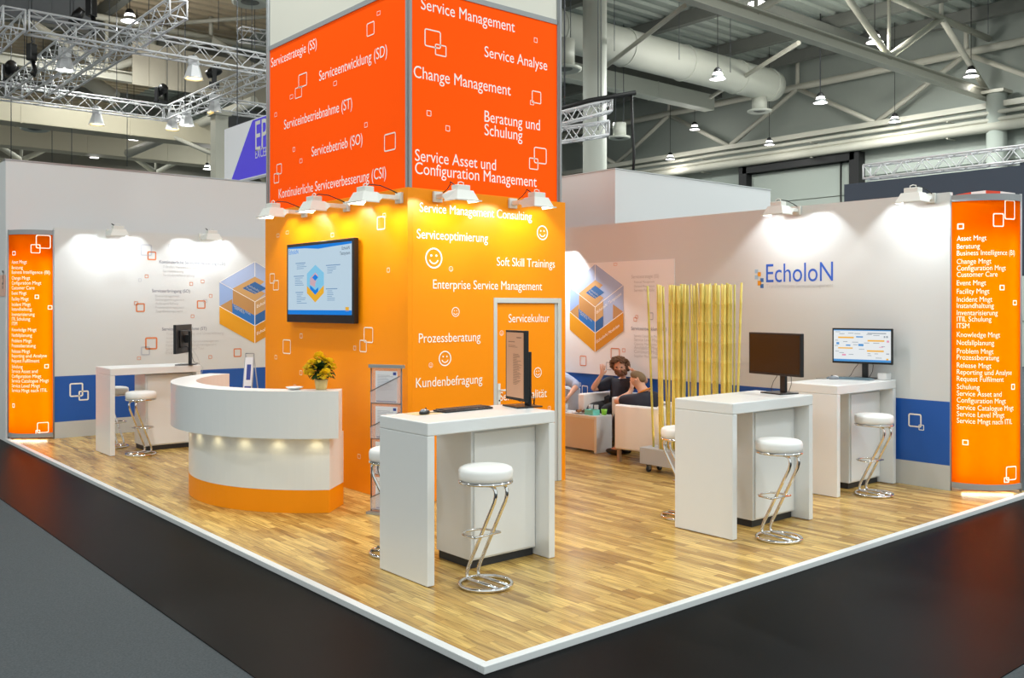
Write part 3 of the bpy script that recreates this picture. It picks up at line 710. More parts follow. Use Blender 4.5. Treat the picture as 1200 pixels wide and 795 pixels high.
scr = pt.poly([(su0,sz0),(su1,sz0),(su1,sz1),(su0,sz1)], M['tv_bg'], tv, 'screen', 0.001)
q = lambda u, v: (su0+(su1-su0)*u, sz1-(sz1-sz0)*v)
def tvrect(name, m, lst, off=0.002):
    mb = MB()
    for (a, b, c, d) in lst: mb.add([pt.w(*q(*p), off) for p in ((a,d),(c,d),(c,b),(a,b))], [(0,1,2,3)])
    return mb.build(name, m, scr, True)
tvrect('screen_bar', M['tv_blue'], [(0, 0.935, 1, 1)])
pt.poly([q(0,0), q(1,0), q(1,0.03), q(0.72,0.045), q(0.5,0.06), q(0.3,0.035), q(0,0.02)], M['tv_blue'], scr, 'screen_wave', 0.002)
uu, zz = q(0.0, 0.105); pt.text_uz('EcholoN', uu+0.02, zz, 0.22, M['tv_blue'], scr, 1.1, 0.0025)
uu, zz = q(0.86, 0.105); pt.text_uz('EcholoN', uu, zz, 0.15, M['tv_dk'], scr, 1.1, 0.0025)
uu, zz = q(0.83, 0.175); pt.text_uz('Testsystem', uu, zz, 0.2, M['tv_dk'], scr, 1.1, 0.0025)
random.seed(11)
ln = []
for (u, v, nrow) in ((0.15,0.27,3), (0.12,0.46,5), (0.15,0.70,6), (0.64,0.33,4), (0.64,0.66,6)):
    ln.append((u-0.02, v-0.03, u+random.uniform(0.1,0.2), v-0.018))
    for i in range(nrow): ln.append((u, v+0.026*i, u+random.uniform(0.07, 0.17), v+0.008+0.026*i))
tvrect('screen_text', M['tv_txt'], ln)
tvrect('screen_badge', M['tv_gold'], [(0.91, 0.89, 0.96, 0.95)])
hx = lambda pts, m, k: pt.poly([q(0.455+x*0.135, 0.555-y*0.27) for x, y in pts], M[m], scr, 'screen_cube', 0.002+0.0004*k)
hx([(0,1),(1,0.55),(1,-0.1),(0,-0.6),(-1,-0.1),(-1,0.55)], 'tv_sky', 1)
hx([(-1,-0.1),(0,-0.6),(1,-0.1),(1,-0.5),(0,-1),(-1,-0.5)], 'tv_gold', 2)
hx([(0,0.6),(0.35,0.42),(0.0,0.0),(0,-0.2),(-0.62,-0.05),(-0.62,0.3)], 'tv_pink', 2)
hx([(0,-0.6),(-0.62,-0.28),(-0.62,-0.08),(0,-0.35),(0.35,-0.2),(0.35,-0.42)], 'tv_blue', 3)
hx([(0,0.5),(0.35,0.33),(0,0.15),(-0.35,0.33)], 'tv_blue', 4)
hx([(0,0.2),(0.62,0.5),(0.62,-0.2),(0.35,-0.3),(0.35,0.1)], 'tv_sky', 3)

# ------------------------------------------------------------------ curved reception counter
cc = Vector((4.86, 8.62))
ctr_ = thing('reception_counter', 'curved white reception counter with an orange plinth', 'reception counter', (3.6, 8.62, 0))
def arcpoly(R, a0, a1, r, b0, b1, e0=None, e1=None, n=40):
    P = [(cc.x+R*math.cos(math.radians(a0+(a1-a0)*i/n)), cc.y+R*math.sin(math.radians(a0+(a1-a0)*i/n))) for i in range(n+1)]
    Q = [(cc.x+r*math.cos(math.radians(b1+(b0-b1)*i/n)), cc.y+r*math.sin(math.radians(b1+(b0-b1)*i/n))) for i in range(n+1)]
    if e1: Q = [e1]+Q
    if e0: Q = Q+[e0]
    return P+Q
def arcmesh(P, z0, z1):
    mb = MB(); n = len(P)
    # strip caps as quads between outer and inner arcs would need pairing; an n-gon is fine here
    mb.prism(P, z0, z1); return mb
top_p = arcpoly(1.62, 241.5, 118.5, 1.38, 243, 117)
arcmesh(top_p, 0.685, 1.10).build('overhang_front', M['white'], ctr_, True)
base_p = arcpoly(1.45, 238.5, 121.5, 1.05, 226, 134, (4.386, 7.631), (4.386, 9.609))
arcmesh(base_p, 0.205, 0.684).build('body_panel', M['white'], ctr_, True)
arcmesh(base_p, 0.001, 0.204).build('plinth', M['orange'], ctr_, True)
for i in range(8):
    a = math.radians(236-i*13.5-2)
    x, y = cc.x+1.52*math.cos(a), cc.y+1.52*math.sin(a)
    d = MB().lathe([(0.0, 0.0), (0.026, 0.0), (0.03, 0.004)], (x, y, 0.680), 16).build('downlight', M['warm'], ctr_, True)
    light('SPOT', 'downlight_beam', ctr_, (x-3.6, y-8.62, 0.672), (0, 0, 0), energy=0.55, spot_size=math.radians(140), spot_blend=0.6, color=(1, 0.9, 0.55), shadow_soft_size=0.02)

# flower pot and dish on the counter
pf = PZ(381, 458, 1.10); fl = thing('potted_begonia', 'yellow flowering plant in a small beige pot on the curved counter', 'potted plant', (4.04, 7.42, 1.101))
M['pot'] = mat('pot_beige', rgb(208,180,120), 0.6, noise=0.25, nscale=30)
M['leaf'] = mat('leaf_green', rgb(48,84,36), 0.45, noise=0.5, nscale=40)
M['petal'] = mat('petal_yellow', rgb(248,208,28), 0.55, noise=0.15, nscale=60)
MB().lathe([(0.0, 0.001), (0.044, 0.001), (0.05, 0.02), (0.058, 0.075), (0.061, 0.092), (0.055, 0.094), (0.05, 0.08), (0.0, 0.078)], n=24).build('pot', M['pot'], fl)
random.seed(21)
lf = MB()
def leaf(mb, p, d, size, up=(0,0,1)):
    d = Vector(d).normalized(); s = d.cross(Vector(up))
    if s.length < 1e-3: s = Vector((1,0,0))
    s.normalize(); n = s.cross(d)
    pts = []
    for t, wd, dr in ((0,0.0,0), (0.25,0.36,0.06), (0.55,0.46,0.04), (0.8,0.28,-0.05), (1,0.0,-0.16)):
        for k in (-1, 0, 1): pts.append(Vector(p)+d*size*t+s*size*wd*k+n*size*(dr-(0.10 if k == 0 else 0)))
    fs = []
    for i in range(4):
        for k in range(2): fs.append((3*i+k, 3*i+k+1, 3*i+3+k+1, 3*i+3+k))
    mb.add(pts, fs, True)
for i in range(210):
    a = random.uniform(0, 2*math.pi); e = random.uniform(-0.45, 1.3); rr = random.uniform(0.25, 1.0)
    dv = Vector((math.cos(a)*math.cos(e), math.sin(a)*math.cos(e), math.sin(e)))
    p = Vector((0, 0, 0.155))+Vector((dv.x*0.085, dv.y*0.085, dv.z*0.085))*rr
    leaf(lf, p, dv+Vector((0, 0, -0.25)), random.uniform(0.038, 0.062))
lf.build('foliage', M['leaf'], fl)
sm = MB()
for i in range(9):
    a = i*0.7; sm.tube([(0.01*math.cos(a), 0.01*math.sin(a), 0.075), (0.04*math.cos(a), 0.04*math.sin(a), 0.2)], 0.003, 5)
sm.build('stems', M['leaf'], fl)
def blossom(c, R):
    mb = MB()
    for i in range(44):
        a = random.uniform(0, 6.28); e = random.uniform(-0.7, 1.5)
        dv = Vector((math.cos(a)*math.cos(e), math.sin(a)*math.cos(e), math.sin(e)))
        leaf(mb, Vector(c)+dv*R*0.45, dv+Vector((random.uniform(-.3,.3), random.uniform(-.3,.3), random.uniform(-.3,.3))), R*0.95, (random.random(), random.random(), 1))
    return mb.build('blossom', M['petal'], fl)
rx, ry = RR
def vp(s, d, z): return (rx*s-VV[0]*d, ry*s-VV[1]*d, z)      # sideways, towards the aisle corner, up
for c, R in ((vp(-0.012, 0.02, 0.283), 0.045), (vp(0.075, 0.03, 0.235), 0.04), (vp(-0.068, 0.05, 0.222), 0.042), (vp(-0.105, 0.02, 0.175), 0.045), (vp(-0.08, 0.07, 0.155), 0.03), (vp(0.058, 0.085, 0.140), 0.045), (vp(0.10, -0.02, 0.2), 0.028), (vp(0.02, 0.095, 0.13), 0.03), (vp(-0.02, -0.09, 0.21), 0.045)): blossom(c, R)
dish = tag(MB().lathe([(0.0, 0.002), (0.04, 0.002), (0.075, 0.02), (0.078, 0.024), (0.07, 0.022), (0.038, 0.008), (0.0, 0.007)], n=28).build('dish', M['white']), 'shallow white dish on the curved counter beside the flowers', 'dish')
dish.location = (3.86, 7.58, 1.101)

# ------------------------------------------------------------------ leaflet racks
M['acryl'] = mat('acrylic_pocket', rgb(226,218,222), 0.15, alpha=0.30)
M['wire'] = mat('grey_wire', rgb(86,90,96), 0.4, metal=0.4)
M['paper'] = mat('paper_white', rgb(226,228,236), 0.6)
M['ink'] = mat('ink_grey', rgb(150,156,170), 0.6); M['inkblue'] = mat('ink_blue', rgb(52,70,150), 0.6)
ra, rb = Vector((4.385, 7.15)), Vector((4.53, 6.865)); rt = (rb-ra).normalized(); rn = Vector((rt.y, -rt.x)); RW = (rb-ra).length
if rn.x > 0: rn = -rn
rack = thing('leaflet_rack', 'tall narrow leaflet rack with clear pockets by the orange cabin wall', 'leaflet rack', (ra.x+rt.x*RW/2, ra.y+rt.y*RW/2, 0))
RK = lambda u, o, z: (ra.x+rt.x*u+rn.x*o, ra.y+rt.y*u+rn.y*o, z)
for u in (0.006, RW-0.006): MB().tube([RK(u, 0, 0.01), RK(u, 0, 1.30)], 0.006, 8).build('side_rod', M['wire'], rack, True)
def rkbox(u0, u1, o0, o1, z0, z1):
    mb = MB(); vs = [RK(u, o, z) for z in (z0, z1) for (u, o) in ((u0, o0), (u1, o0), (u1, o1), (u0, o1))]
    return mb.add(vs, [(3,2,1,0),(4,5,6,7),(0,1,5,4),(1,2,6,5),(2,3,7,6),(3,0,4,7)])
rkbox(-0.012, RW+0.012, -0.03, 0.02, 1.295, 1.325).build('top_rail', M['alu'], rack, True)
rkbox(-0.012, RW+0.012, -0.06, 0.06, 0.001, 0.022).build('foot_rail', M['alu'], rack, True)
rkbox(0.012, RW-0.012, -0.012, -0.009, 0.03, 1.29).build('back_sheet', M['acryl'], rack, True)
for i in range(4):
    zb = 0.985-0.315*i
    rkbox(0.004, RW-0.004, -0.006, 0.004, zb-0.008, zb).build('shelf_bar', M['wire'], rack, True)
    z1_, z2_ = zb+0.10, zb+0.245
    mb = MB().add([RK(0.01, 0.022, zb), RK(RW-0.01, 0.022, zb), RK(RW-0.01, 0.024, z2_), RK(0.01, 0.024, z1_), RK(0.01, 0.019, zb), RK(RW-0.01, 0.019, zb), RK(RW-0.01, 0.021, z2_), RK(0.01, 0.021, z1_)], [(0,1,2,3),(7,6,5,4),(0,4,5,1),(1,5,6,2),(2,6,7,3),(3,7,4,0)])
    pk = mb.build('pocket', M['acryl'], rack, True)
    MB().tube([RK(0.008, 0.023, z1_), RK(RW-0.008, 0.023, z2_)], 0.004, 6).build('pocket_edge', M['wire'], pk, True)
    lft = thing('leaflet', ['printed white leaflet in the topmost pocket of the tall rack', 'printed white leaflet in the second pocket of the tall rack', 'printed white leaflet in the third pocket of the tall rack', 'printed white leaflet in the lowest pocket of the tall rack'][i], 'leaflet', (RK(RW/2, 0.008, zb)[0], RK(RW/2, 0.008, zb)[1], zb+0.002), 0, 'leaflets in the tall rack')
    u0_, u1_ = 0.055, RW-0.045
    rkbox(u0_, u1_, 0.006, 0.009, zb+0.003, zb+0.285).build('sheet', M['paper'], lft, True)
    tl = MB()
    random.seed(40)
    for k in range(13): 
        zz = zb+0.245-0.011*k; a = rkbox(u0_+0.02, u0_+0.02+random.uniform(0.09, 0.17), 0.0091, 0.0095, zz, zz+0.003); tl.add(a.v, a.f)
    tl.build('print_lines', M['ink'], lft, True)
    rkbox(u1_-0.04, u1_-0.01, 0.0091, 0.0096, zb+0.25, zb+0.275).build('print_badge', M['inkblue'], lft, True)
    rkbox(u0_+0.01, u1_-0.01, 0.0091, 0.0096, zb+0.008, zb+0.02).build('print_footer', M['inkblue'], lft, True)
# small A-frame leaflet stand behind the counter
lp = PD(292.5, 452, 11.3); AZ = 1.27
af = thing('leaflet_stand', 'small folding leaflet stand with a printed panel behind the curved counter', 'leaflet stand', (lp.x, lp.y, 0))
def AF(s, d, z): return (RR[0]*s+VV[0]*d, RR[1]*s+VV[1]*d, z)
fr_ = MB()
for s in (-0.05, 0.055): fr_.tube([AF(s, 0.0, AZ), AF(s-0.035, -0.16, 0.005)], 0.006, 6)
fr_.tube([AF(-0.05, 0, AZ), AF(0.055, 0, AZ)], 0.006, 6); fr_.build('front_leg', M['alu'], af)
bl = MB()
for s in (-0.045, 0.05): bl.tube([AF(s, 0.0, AZ-0.01), AF(s+0.09, 0.2, 0.005)], 0.007, 6)
bl.tube([AF(-0.045+0.06, 0.13, 0.42), AF(0.05+0.06, 0.13, 0.42)], 0.006, 6); bl.build('back_leg', M['alu'], af)
bp_ = lambda s, k: AF(s-0.035*k, -0.16*k-0.012, AZ-0.02-(AZ-0.03)*k)
MB().add([bp_(-0.045, 0.02), bp_(0.05, 0.02), bp_(0.05, 0.8), bp_(-0.045, 0.8)]+[tuple(Vector(bp_(s, k))+Vector((VV[0]*.006, VV[1]*.006, 0))) for s, k in ((-0.045,.02),(0.05,.02),(0.05,.8),(-0.045,.8))], [(0,1,2,3),(7,6,5,4),(0,4,5,1),(1,5,6,2),(2,6,7,3),(3,7,4,0)]).build('panel', M['paper'], af)
tl = MB(); e_ = Vector((VV[0], VV[1], 0))*-0.002
def pr_(s0, k0, s1, k1, mb): mb.add([tuple(Vector(bp_(s, k))+e_) for s, k in ((s0,k1),(s1,k1),(s1,k0),(s0,k0))], [(0,1,2,3)])
pr_(-0.02, 0.09, 0.03, 0.24, tl); pr_(-0.035, 0.30, 0.045, 0.325, tl); tl.build('print_block', M['inkblue'], af)

# ------------------------------------------------------------------ bamboo screen on a wheeled planter
M['bamboo'] = mat('bamboo_yellow', rgb(226,204,104), 0.5, noise=0.3, nscale=5)
M['bamboo2'] = mat('bamboo_olive', rgb(200,186,92), 0.5, noise=0.35, nscale=5)
M['planter'] = mat('planter_grey', rgb(176,180,184), 0.5)
PX0, PY0, PY1, PH = 7.79, 5.60, 7.02, 0.27
bs = thing('bamboo_screen', 'screen of tall dry bamboo canes in a grey wheeled planter box', 'bamboo screen', (PX0+0.18, 6.3, 0))
MB().box(PX0, PY0, 0.09, PX0+0.26, PY1, PH, 0.004).build('planter_box', M['planter'], bs, True)
for wx in (PX0+0.04, PX0+0.22):
    for wy in (PY0+0.08, (PY0+PY1)/2, PY1-0.1):
        cw = MB().tube([(wx, wy-0.012, 0.036), (wx, wy+0.012, 0.036)], 0.035, 16)
        cw = cw.build('caster', M['dark'], bs, True)
        MB().box(wx-0.02, wy-0.018, 0.03, wx+0.02, wy-0.014, 0.088).box(wx-0.02, wy+0.014, 0.03, wx+0.02, wy+0.018, 0.088).box(wx-0.02, wy-0.018, 0.080, wx+0.02, wy+0.018, 0.0895).build('caster_fork', M['alu'], cw, True)
random.seed(9)
canes = [(759,766,1.0), (771,774,1.3), (774,777,1.1), (777,783,1.0), (785,784,1.1), (789.5,788,1.0), (791,791,1.4), (793.5,793,1.3), (796,795,1.2), (798.5,797,1.3), (800,803,1.0), (802.5,800,1.2), (806,808,0.9), (810,811,0.7), (813,812,1.0), (815.5,815,1.0), (821,820,1.0), (823,822.5,1.4), (825.5,826,1.2), (828,827,1.3), (830.5,831,1.1), (833,832,0.7), (836,836,1.0), (838.5,838,1.3), (841,840,1.2), (846,846,0.9), (849,848,1.2), (852,851,1.1), (854.5,854,1.3), (857,856.5,0.8), (861,860,0.8), (869,862,1.0), (787,792,0.8), (805,801,0.8), (817,823,0.8), (843,838,0.7), (832,829,0.9)]
for i, (xt, xb, k) in enumerate(canes):
    Xc = PX0+0.04+0.18*random.random()
    pt_ = PX(xt, 334, Xc); pb_ = PX(xb, 520, Xc)
    r0 = 0.0125*k; zt = 2.075+random.uniform(-0.012, 0.012)
    pts = []; rs = []; nn = 9
    for j in range(nn+1):
        f = j/nn; z = PH-0.03+(zt-PH+0.03)*f; y = pb_.y+(pt_.y-pb_.y)*f
        if 0 < j < nn:
            for dz, kr in ((-0.006, 1.0), (0.0, 1.16), (0.006, 1.0)): pts.append((Xc, y, z+dz)); rs.append(r0*kr)
        else: pts.append((Xc, y, z)); rs.append(r0)
    MB().tube(pts, rs, 8).build('bamboo_cane', M['bamboo'] if i % 3 else M['bamboo2'], bs, True)
for wy in (5.85, 6.2, 6.55, 6.85):
    lm = MB().lathe([(0.0, 0.0), (0.03, 0.0), (0.036, 0.03), (0.032, 0.03), (0.0, 0.02)], (PX0+0.2, wy, PH+0.001), 14).build('uplight', M['dark'], bs, True)
    light('SPOT', 'uplight_beam', bs, (0.02, wy-6.3, PH+0.035), (math.pi, 0, 0), energy=6, spot_size=math.radians(120), spot_blend=0.8, color=(1, 0.72, 0.3), shadow_soft_size=0.03)

# ------------------------------------------------------------------ lounge: armchairs, table, snacks
M['chair'] = mat('armchair_leather', rgb(232,230,228), 0.45)
M['legwood'] = mat('chair_leg', rgb(150,122,96), 0.5)
def make_armchair(label, loc, rz):
    r = thing('armchair', label, 'armchair', loc, rz, 'white cube armchairs in the lounge')   # local front is -y
    MB().box(-0.36, -0.31, 0.155, 0.36, 0.31, 0.33, 0.015, seg=3).build('base', M['chair'], r)
    MB().box(-0.245, -0.315, 0.331, 0.245, 0.19, 0.44, 0.03, seg=3).build('seat_cushion', M['chair'], r)
    MB().box(-0.245, 0.19, 0.331, 0.245, 0.315, 0.69, 0.025, seg=3).build('backrest', M['chair'], r)
    for s in (-1, 1): MB().box(min(s*0.25, s*0.37), -0.32, 0.156, max(s*0.25, s*0.37), 0.32, 0.68, 0.025, seg=3).build('armrest', M['chair'], r)
    for sx in (-0.32, 0.32):
        for sy in (-0.28, 0.28): MB().box(sx-0.02, sy-0.02, 0.001, sx+0.02, sy+0.02, 0.156).build('leg', M['legwood'], r)
    return r
chA = make_armchair('white cube armchair seen from its side beside the bamboo canes', (8.43, 7.36, 0), math.radians(186))
chB = dup(chA, (9.0, 8.56, 0), math.radians(-90), 'white cube armchair of the curly haired man against the blue band')
chC = dup(chA, (9.0, 9.88, 0), math.radians(-90), 'white cube armchair half hidden by the orange cabin edge')
tb = thing('lounge_table', 'low white box table between the armchairs', 'table', (8.44, 8.85, 0))
MB().box(8.30, 8.2, 0.424, 8.58, 9.5, 0.464, 0.003).build('tabletop', M['white'], tb, True)
for y in (8.2, 9.46): MB().box(8.301, y, 0.002, 8.579, y+0.04, 0.4235).build('side_panel', M['white'], tb, True)
M['table_front'] = mat('table_front', rgb(214,200,182), 0.5)
MB().box(8.304, 8.245, 0.03, 8.32, 9.455, 0.4235).build('front_panel', M['table_front'], tb, True)
TZ = 0.465
M['teal'] = mat('teal_box', rgb(120,214,204), 0.5); M['lime'] = mat('lime_green', rgb(140,214,60), 0.5)
M['glass'] = mat('clear_glass', rgb(225,230,232), 0.05, alpha=0.35)
M['bread'] = mat('snack_brown', rgb(150,100,50), 0.7, noise=0.4, nscale=30); M['snack2'] = mat('snack_dark', rgb(80,50,40), 0.7)
p = PZ(692.5, 486, TZ)
bx_ = MB().box(-0.06, -0.075, 0.001, 0.06, 0.075, 0.012).box(-0.06,-0.075,0.012,-0.055,0.075,0.065).box(0.055,-0.075,0.012,0.06,0.075,0.065).box(-0.055,-0.075,0.012,0.055,-0.07,0.065).box(-0.055,0.07,0.012,0.055,0.075,0.065)
o = tag(bx_.build('napkin_box', M['teal']), 'open turquoise box on the low lounge table', 'box'); o.location = (8.40, 8.375, TZ)
o = tag(MB().lathe([(0,0.001),(0.03,0.001),(0.038,0.07),(0.034,0.07),(0.027,0.006),(0,0.006)], n=20).build('cup', M['lime']), 'lime green cup on the low lounge table beside the chair', 'cup'); o.location = (8.50, 8.26, TZ)
pl_ = tag(MB().lathe([(0,0.002),(0.07,0.002),(0.125,0.014),(0.127,0.018),(0.07,0.008),(0,0.007)], n=28).build('plate', M['seat']), 'white snack plate on the low lounge table', 'plate'); pl_.location = (8.435, 8.60, TZ)
random.seed(14)
for i in range(6):
    a = i*1.05; R_ = 0.052
    o = tag(MB().ell((0,0,0.018), 0.028, 0.02, 0.018, 10, 6).build('snack', M['bread'] if i % 2 else M['snack2']), 'bite sized snack on the white plate', 'snack', 'snacks on the plate')
    o.location = (8.435+R_*math.cos(a), 8.60+R_*math.sin(a), TZ+0.009); o.rotation_euler = (0, 0, a)
for (x, y, lb) in ((8.53, 8.43, 'drinking glass behind the turquoise box'), (8.53, 8.53, 'drinking glass behind the snack plate'), (8.37, 8.83, 'drinking glass on the far end of the low table')):
    o = tag(MB().lathe([(0,0.001),(0.027,0.001),(0.032,0.11),(0.029,0.11),(0.024,0.01),(0,0.01)], n=18).build('drinking_glass', M['glass']), 'clear '+lb, 'glass', 'drinking glasses'); o.location = (x, y, TZ)

# ------------------------------------------------------------------ people
M['skin'] = mat('skin', rgb(214,164,138), 0.55); M['hair_b'] = mat('hair_brown', rgb(112,82,58), 0.8, noise=0.4, nscale=60, bump=0.8, bscale=120)
M['hair_s'] = mat('hair_short', rgb(120,98,70), 0.8, noise=0.3, nscale=80); M['beard'] = mat('beard', rgb(128,88,60), 0.85, noise=0.3, nscale=80)
M['navy'] = mat('navy_shirt', rgb(34,36,50), 0.8, noise=0.15, nscale=20); M['trouser'] = mat('dark_trousers', rgb(24,24,28), 0.8)
M['pale'] = mat('pale_blue_shirt', rgb(176,192,222), 0.75, noise=0.1, nscale=25); M['shoe'] = mat('black_shoe', rgb(16,15,15), 0.4)
M['lany'] = mat('lanyard_orange', rgb(214,130,40), 0.6); M['eye'] = mat('eye_dark', rgb(40,30,26), 0.3); M['lip'] = mat('lip', rgb(176,106,96), 0.5)
def skin_mesh(name, nodes, edges, m, parent, root=0, sub=2):
    """nodes: (point, radius)"""
    me = bpy.data.meshes.new(name)
    L = parent.location
    me.from_pydata([tuple(Vector(p)-L) for p, r in nodes], edges, [])
    o = bpy.data.objects.new(name, me); COL.objects.link(o); o.parent = parent
    md = o.modifiers.new('skin', 'SKIN'); md.use_smooth_shade = True; md.branch_smoothing = 0.6
    for i, (p, r) in enumerate(nodes):
        sv = me.skin_vertices[0].data[i]
        sv.radius = (r, r) if not isinstance(r, tuple) else r
        sv.use_root = (i == root)
    sd = o.modifiers.new('sub', 'SUBSURF'); sd.levels = sub; sd.render_levels = sub
    me.materials.append(m)
    return o
def person(label, J, face, shirt, sleeve, hair, beard=False, lanyard=False):
    """J: pelvis, chest, neck, head (centre), l/r shoulder, elbow, wrist, hand direction, hip, knee, ankle; face: unit direction of the face"""
    face = Vector(face).normalized(); up = Vector((0, 0, 1)); sd = face.cross(up).normalized()
    V = {k: Vector(v) for k, v in J.items()}
    hu = (V['head']-V['neck']).normalized()
    r = thing('person', label, 'person', (V['pelvis'].x, V['pelvis'].y, 0))
    N = []; E = []
    def add(p, rad, prev=None):
        N.append((p, rad)); i = len(N)-1
        if prev is not None: E.append((prev, i))
        return i
    pel = add(V['pelvis'], 0.13)
    wst = add(V['pelvis'].lerp(V['chest'], 0.5), 0.12, pel)
    chs = add(V['chest'], 0.135, wst)
    nk = add(V['neck'], 0.058, chs)
    hc = V['head']
    h0 = add(hc-hu*0.075+face*0.02, 0.07, nk); h1 = add(hc-hu*0.02+face*0.012, 0.092, h0); h2 = add(hc+hu*0.055-face*0.004, 0.094, h1); add(hc+hu*0.108-face*0.01, 0.05, h2)
    nb = add(hc+face*0.088-hu*0.008, 0.014, h1); add(hc+face*0.112-hu*0.028, 0.012, nb)
    for s in (-1, 1): e0 = add(hc+sd*s*0.078-hu*0.01, 0.016, h1); add(hc+sd*s*0.094+hu*0.012-face*0.01, 0.014, e0)
    for s in ('l', 'r'):
        sh = add(V[s+'_sh'], 0.066, chs); el = add(V[s+'_el'], 0.044, sh)
        fm = add(V[s+'_el'].lerp(V[s+'_wr'], 0.35), 0.043, el); wr_ = add(V[s+'_wr'], 0.028, fm)
        hd = V[s+'_hd'].normalized(); hs = hd.cross(Vector((0.31, 0.2, 0.92))).normalized(); hn = hs.cross(hd)
        pm = add(V[s+'_wr']+hd*0.05, 0.034, wr_)
        for k, ln in ((-1.5, 0.055), (-0.5, 0.068), (0.5, 0.072), (1.5, 0.062)):
            f1 = add(V[s+'_wr']+hd*0.088+hs*0.019*k, 0.0098, pm); f2 = add(V[s+'_wr']+hd*(0.09+ln*0.55)+hs*0.021*k+hn*0.012, 0.009, f1); add(V[s+'_wr']+hd*(0.085+ln*0.9)+hs*0.021*k+hn*0.035, 0.0078, f2)
        t1 = add(V[s+'_wr']+hd*0.035-hs*0.042, 0.012, pm); add(V[s+'_wr']+hd*0.075-hs*0.058+hn*0.015, 0.009, t1)
        hp = add(V[s+'_hip'], 0.09, pel); kn = add(V[s+'_kn'], 0.058, hp); cf = add(V[s+'_kn'].lerp(V[s+'_an'], 0.35), 0.055, kn); an = add(V[s+'_an'], 0.038, cf)
        add(V[s+'_an']+face*0.0+Vector((V[s+'_kn'].x-V[s+'_hip'].x, V[s+'_kn'].y-V[s+'_hip'].y, 0)).normalized()*0.12+Vector((0,0,-0.045)), 0.032, an)
    skin_mesh('body', N, E, M['skin'], r, pel)
    # shirt
    N2 = []; E2 = []
    def a2(p, rad, prev=None):
        N2.append((p, rad)); i = len(N2)-1
        if prev is not None: E2.append((prev, i))
        return i
    p0 = a2(V['pelvis']+Vector((0,0,0.0)), 0.152); p1 = a2(V['pelvis'].lerp(V['chest'], 0.5), 0.14, p0); p2 = a2(V['chest'], 0.155, p1); a2(V['chest'].lerp(V['neck'], 0.72), 0.082, p2)
    for s in ('l', 'r'):
        q1 = a2(V[s+'_sh'], 0.092, p2); qm = a2(V[s+'_sh'].lerp(V[s+'_el'], min(1, sleeve)*0.55), 0.082, q1); q2 = a2(V[s+'_sh'].lerp(V[s+'_el'], min(1, sleeve)), 0.072, qm)
        if sleeve > 1: a2(V[s+'_el'].lerp(V[s+'_wr'], sleeve-1), 0.062, q2)
    skin_mesh('shirt', N2, E2, shirt, r, p0)
    N2 = []; E2 = []
    p0 = a2(V['pelvis'], 0.15)
    for s in ('l', 'r'):
        q1 = a2(V[s+'_hip'], 0.108, p0); q2 = a2(V[s+'_kn'], 0.075, q1); a2(V[s+'_an']+Vector((0,0,0.02)), 0.058, q2)
    skin_mesh('trousers', N2, E2, M['trouser'], r, p0)
    for s in ('l', 'r'):
        d = Vector((V[s+'_kn'].x-V[s+'_hip'].x, V[s+'_kn'].y-V[s+'_hip'].y, 0)).normalized(); a = V[s+'_an']
        Mx = Matrix.Translation((a.x-r.location.x+d.x*0.06, a.y-r.location.y+d.y*0.06, 0.042)) @ Matrix.Rotation(math.atan2(d.y, d.x), 4, 'Z')
        MB().ell((0,0,0), 0.145, 0.052, 0.041, 14, 8, Mx).build('shoe', M['shoe'], r)
    Rm = Matrix((( face.x, sd.x, hu.x, 0), (face.y, sd.y, hu.y, 0), (face.z, sd.z, hu.z, 0), (0,0,0,1)))
    T = Matrix.Translation(hc-r.location) @ Rm
    for s in (-1, 1): MB().ell((0.083, s*0.034, 0.012), 0.012, 0.015, 0.009, 10, 6, T).build('eye', M['eye'], r)
    MB().ell((0.088, 0, -0.056), 0.010, 0.026, 0.007, 10, 6, T).build('mouth', M['lip'], r)
    if hair == 'curly':
        hb = MB(); random.seed(4)
        for i in range(420):
            a = random.uniform(0, 6.28); dz = random.uniform(-0.75, 1.0); q = math.sqrt(1-dz*dz)
            d = Vector((q*math.cos(a), q*math.sin(a), dz)); k = random.uniform(0.86, 1.12)
            c_ = Vector((d.x*0.098-0.02, d.y*0.118, d.z*0.108+0.03))*k
            if c_.x > 0.025 and c_.z < 0.085: continue
            hb.ell(tuple(c_), 0.021, 0.021, 0.021, 6, 4, T)
        hb.build('hair', M['hair_b'], r)
    else:
        hb = MB().ell((-0.016, 0, 0.034), 0.092, 0.084, 0.084, 18, 12)
        hb.v = [(min(x, 0.045+max(0, z-0.05)*0.5), y*(1.0 if z > 0 else 0.93), max(z, -0.05 if x < -0.01 else 0.03)) for x, y, z in hb.v]
        hb.v = [tuple(T @ Vector(p)) for p in hb.v]; hb.build('hair', M['hair_s'], r)
    if beard:
        hb = MB(); random.seed(6)
        for i in range(46):
            a = random.uniform(-1.25, 1.25); z = random.uniform(-0.115, -0.035)
            if abs(a) < 0.35 and z > -0.068: continue
            k = 0.086-max(0, -z-0.08)*0.5
            hb.ell((0.012+k*math.cos(a)*0.95, k*math.sin(a)*0.9, z), 0.017, 0.017, 0.017, 7, 5, T)
        hb.build('beard', M['beard'], r)
    if lanyard:
        c = V['chest'].lerp(V['neck'], 0.8)-r.location; n_ = (V['neck']-V['chest']).normalized()
        sx = sd; fy = n_.cross(sx).normalized()
        MB().tube([tuple(c+sx*0.088*math.cos(t)+fy*0.088*math.sin(t)+Vector((0,0,0.012))) for t in [2*math.pi*i/20 for i in range(20)]], 0.011, 6, closed=True).build('lanyard', M['lany'], r)
    return r
D_ = Vector((-1, 0, 0))
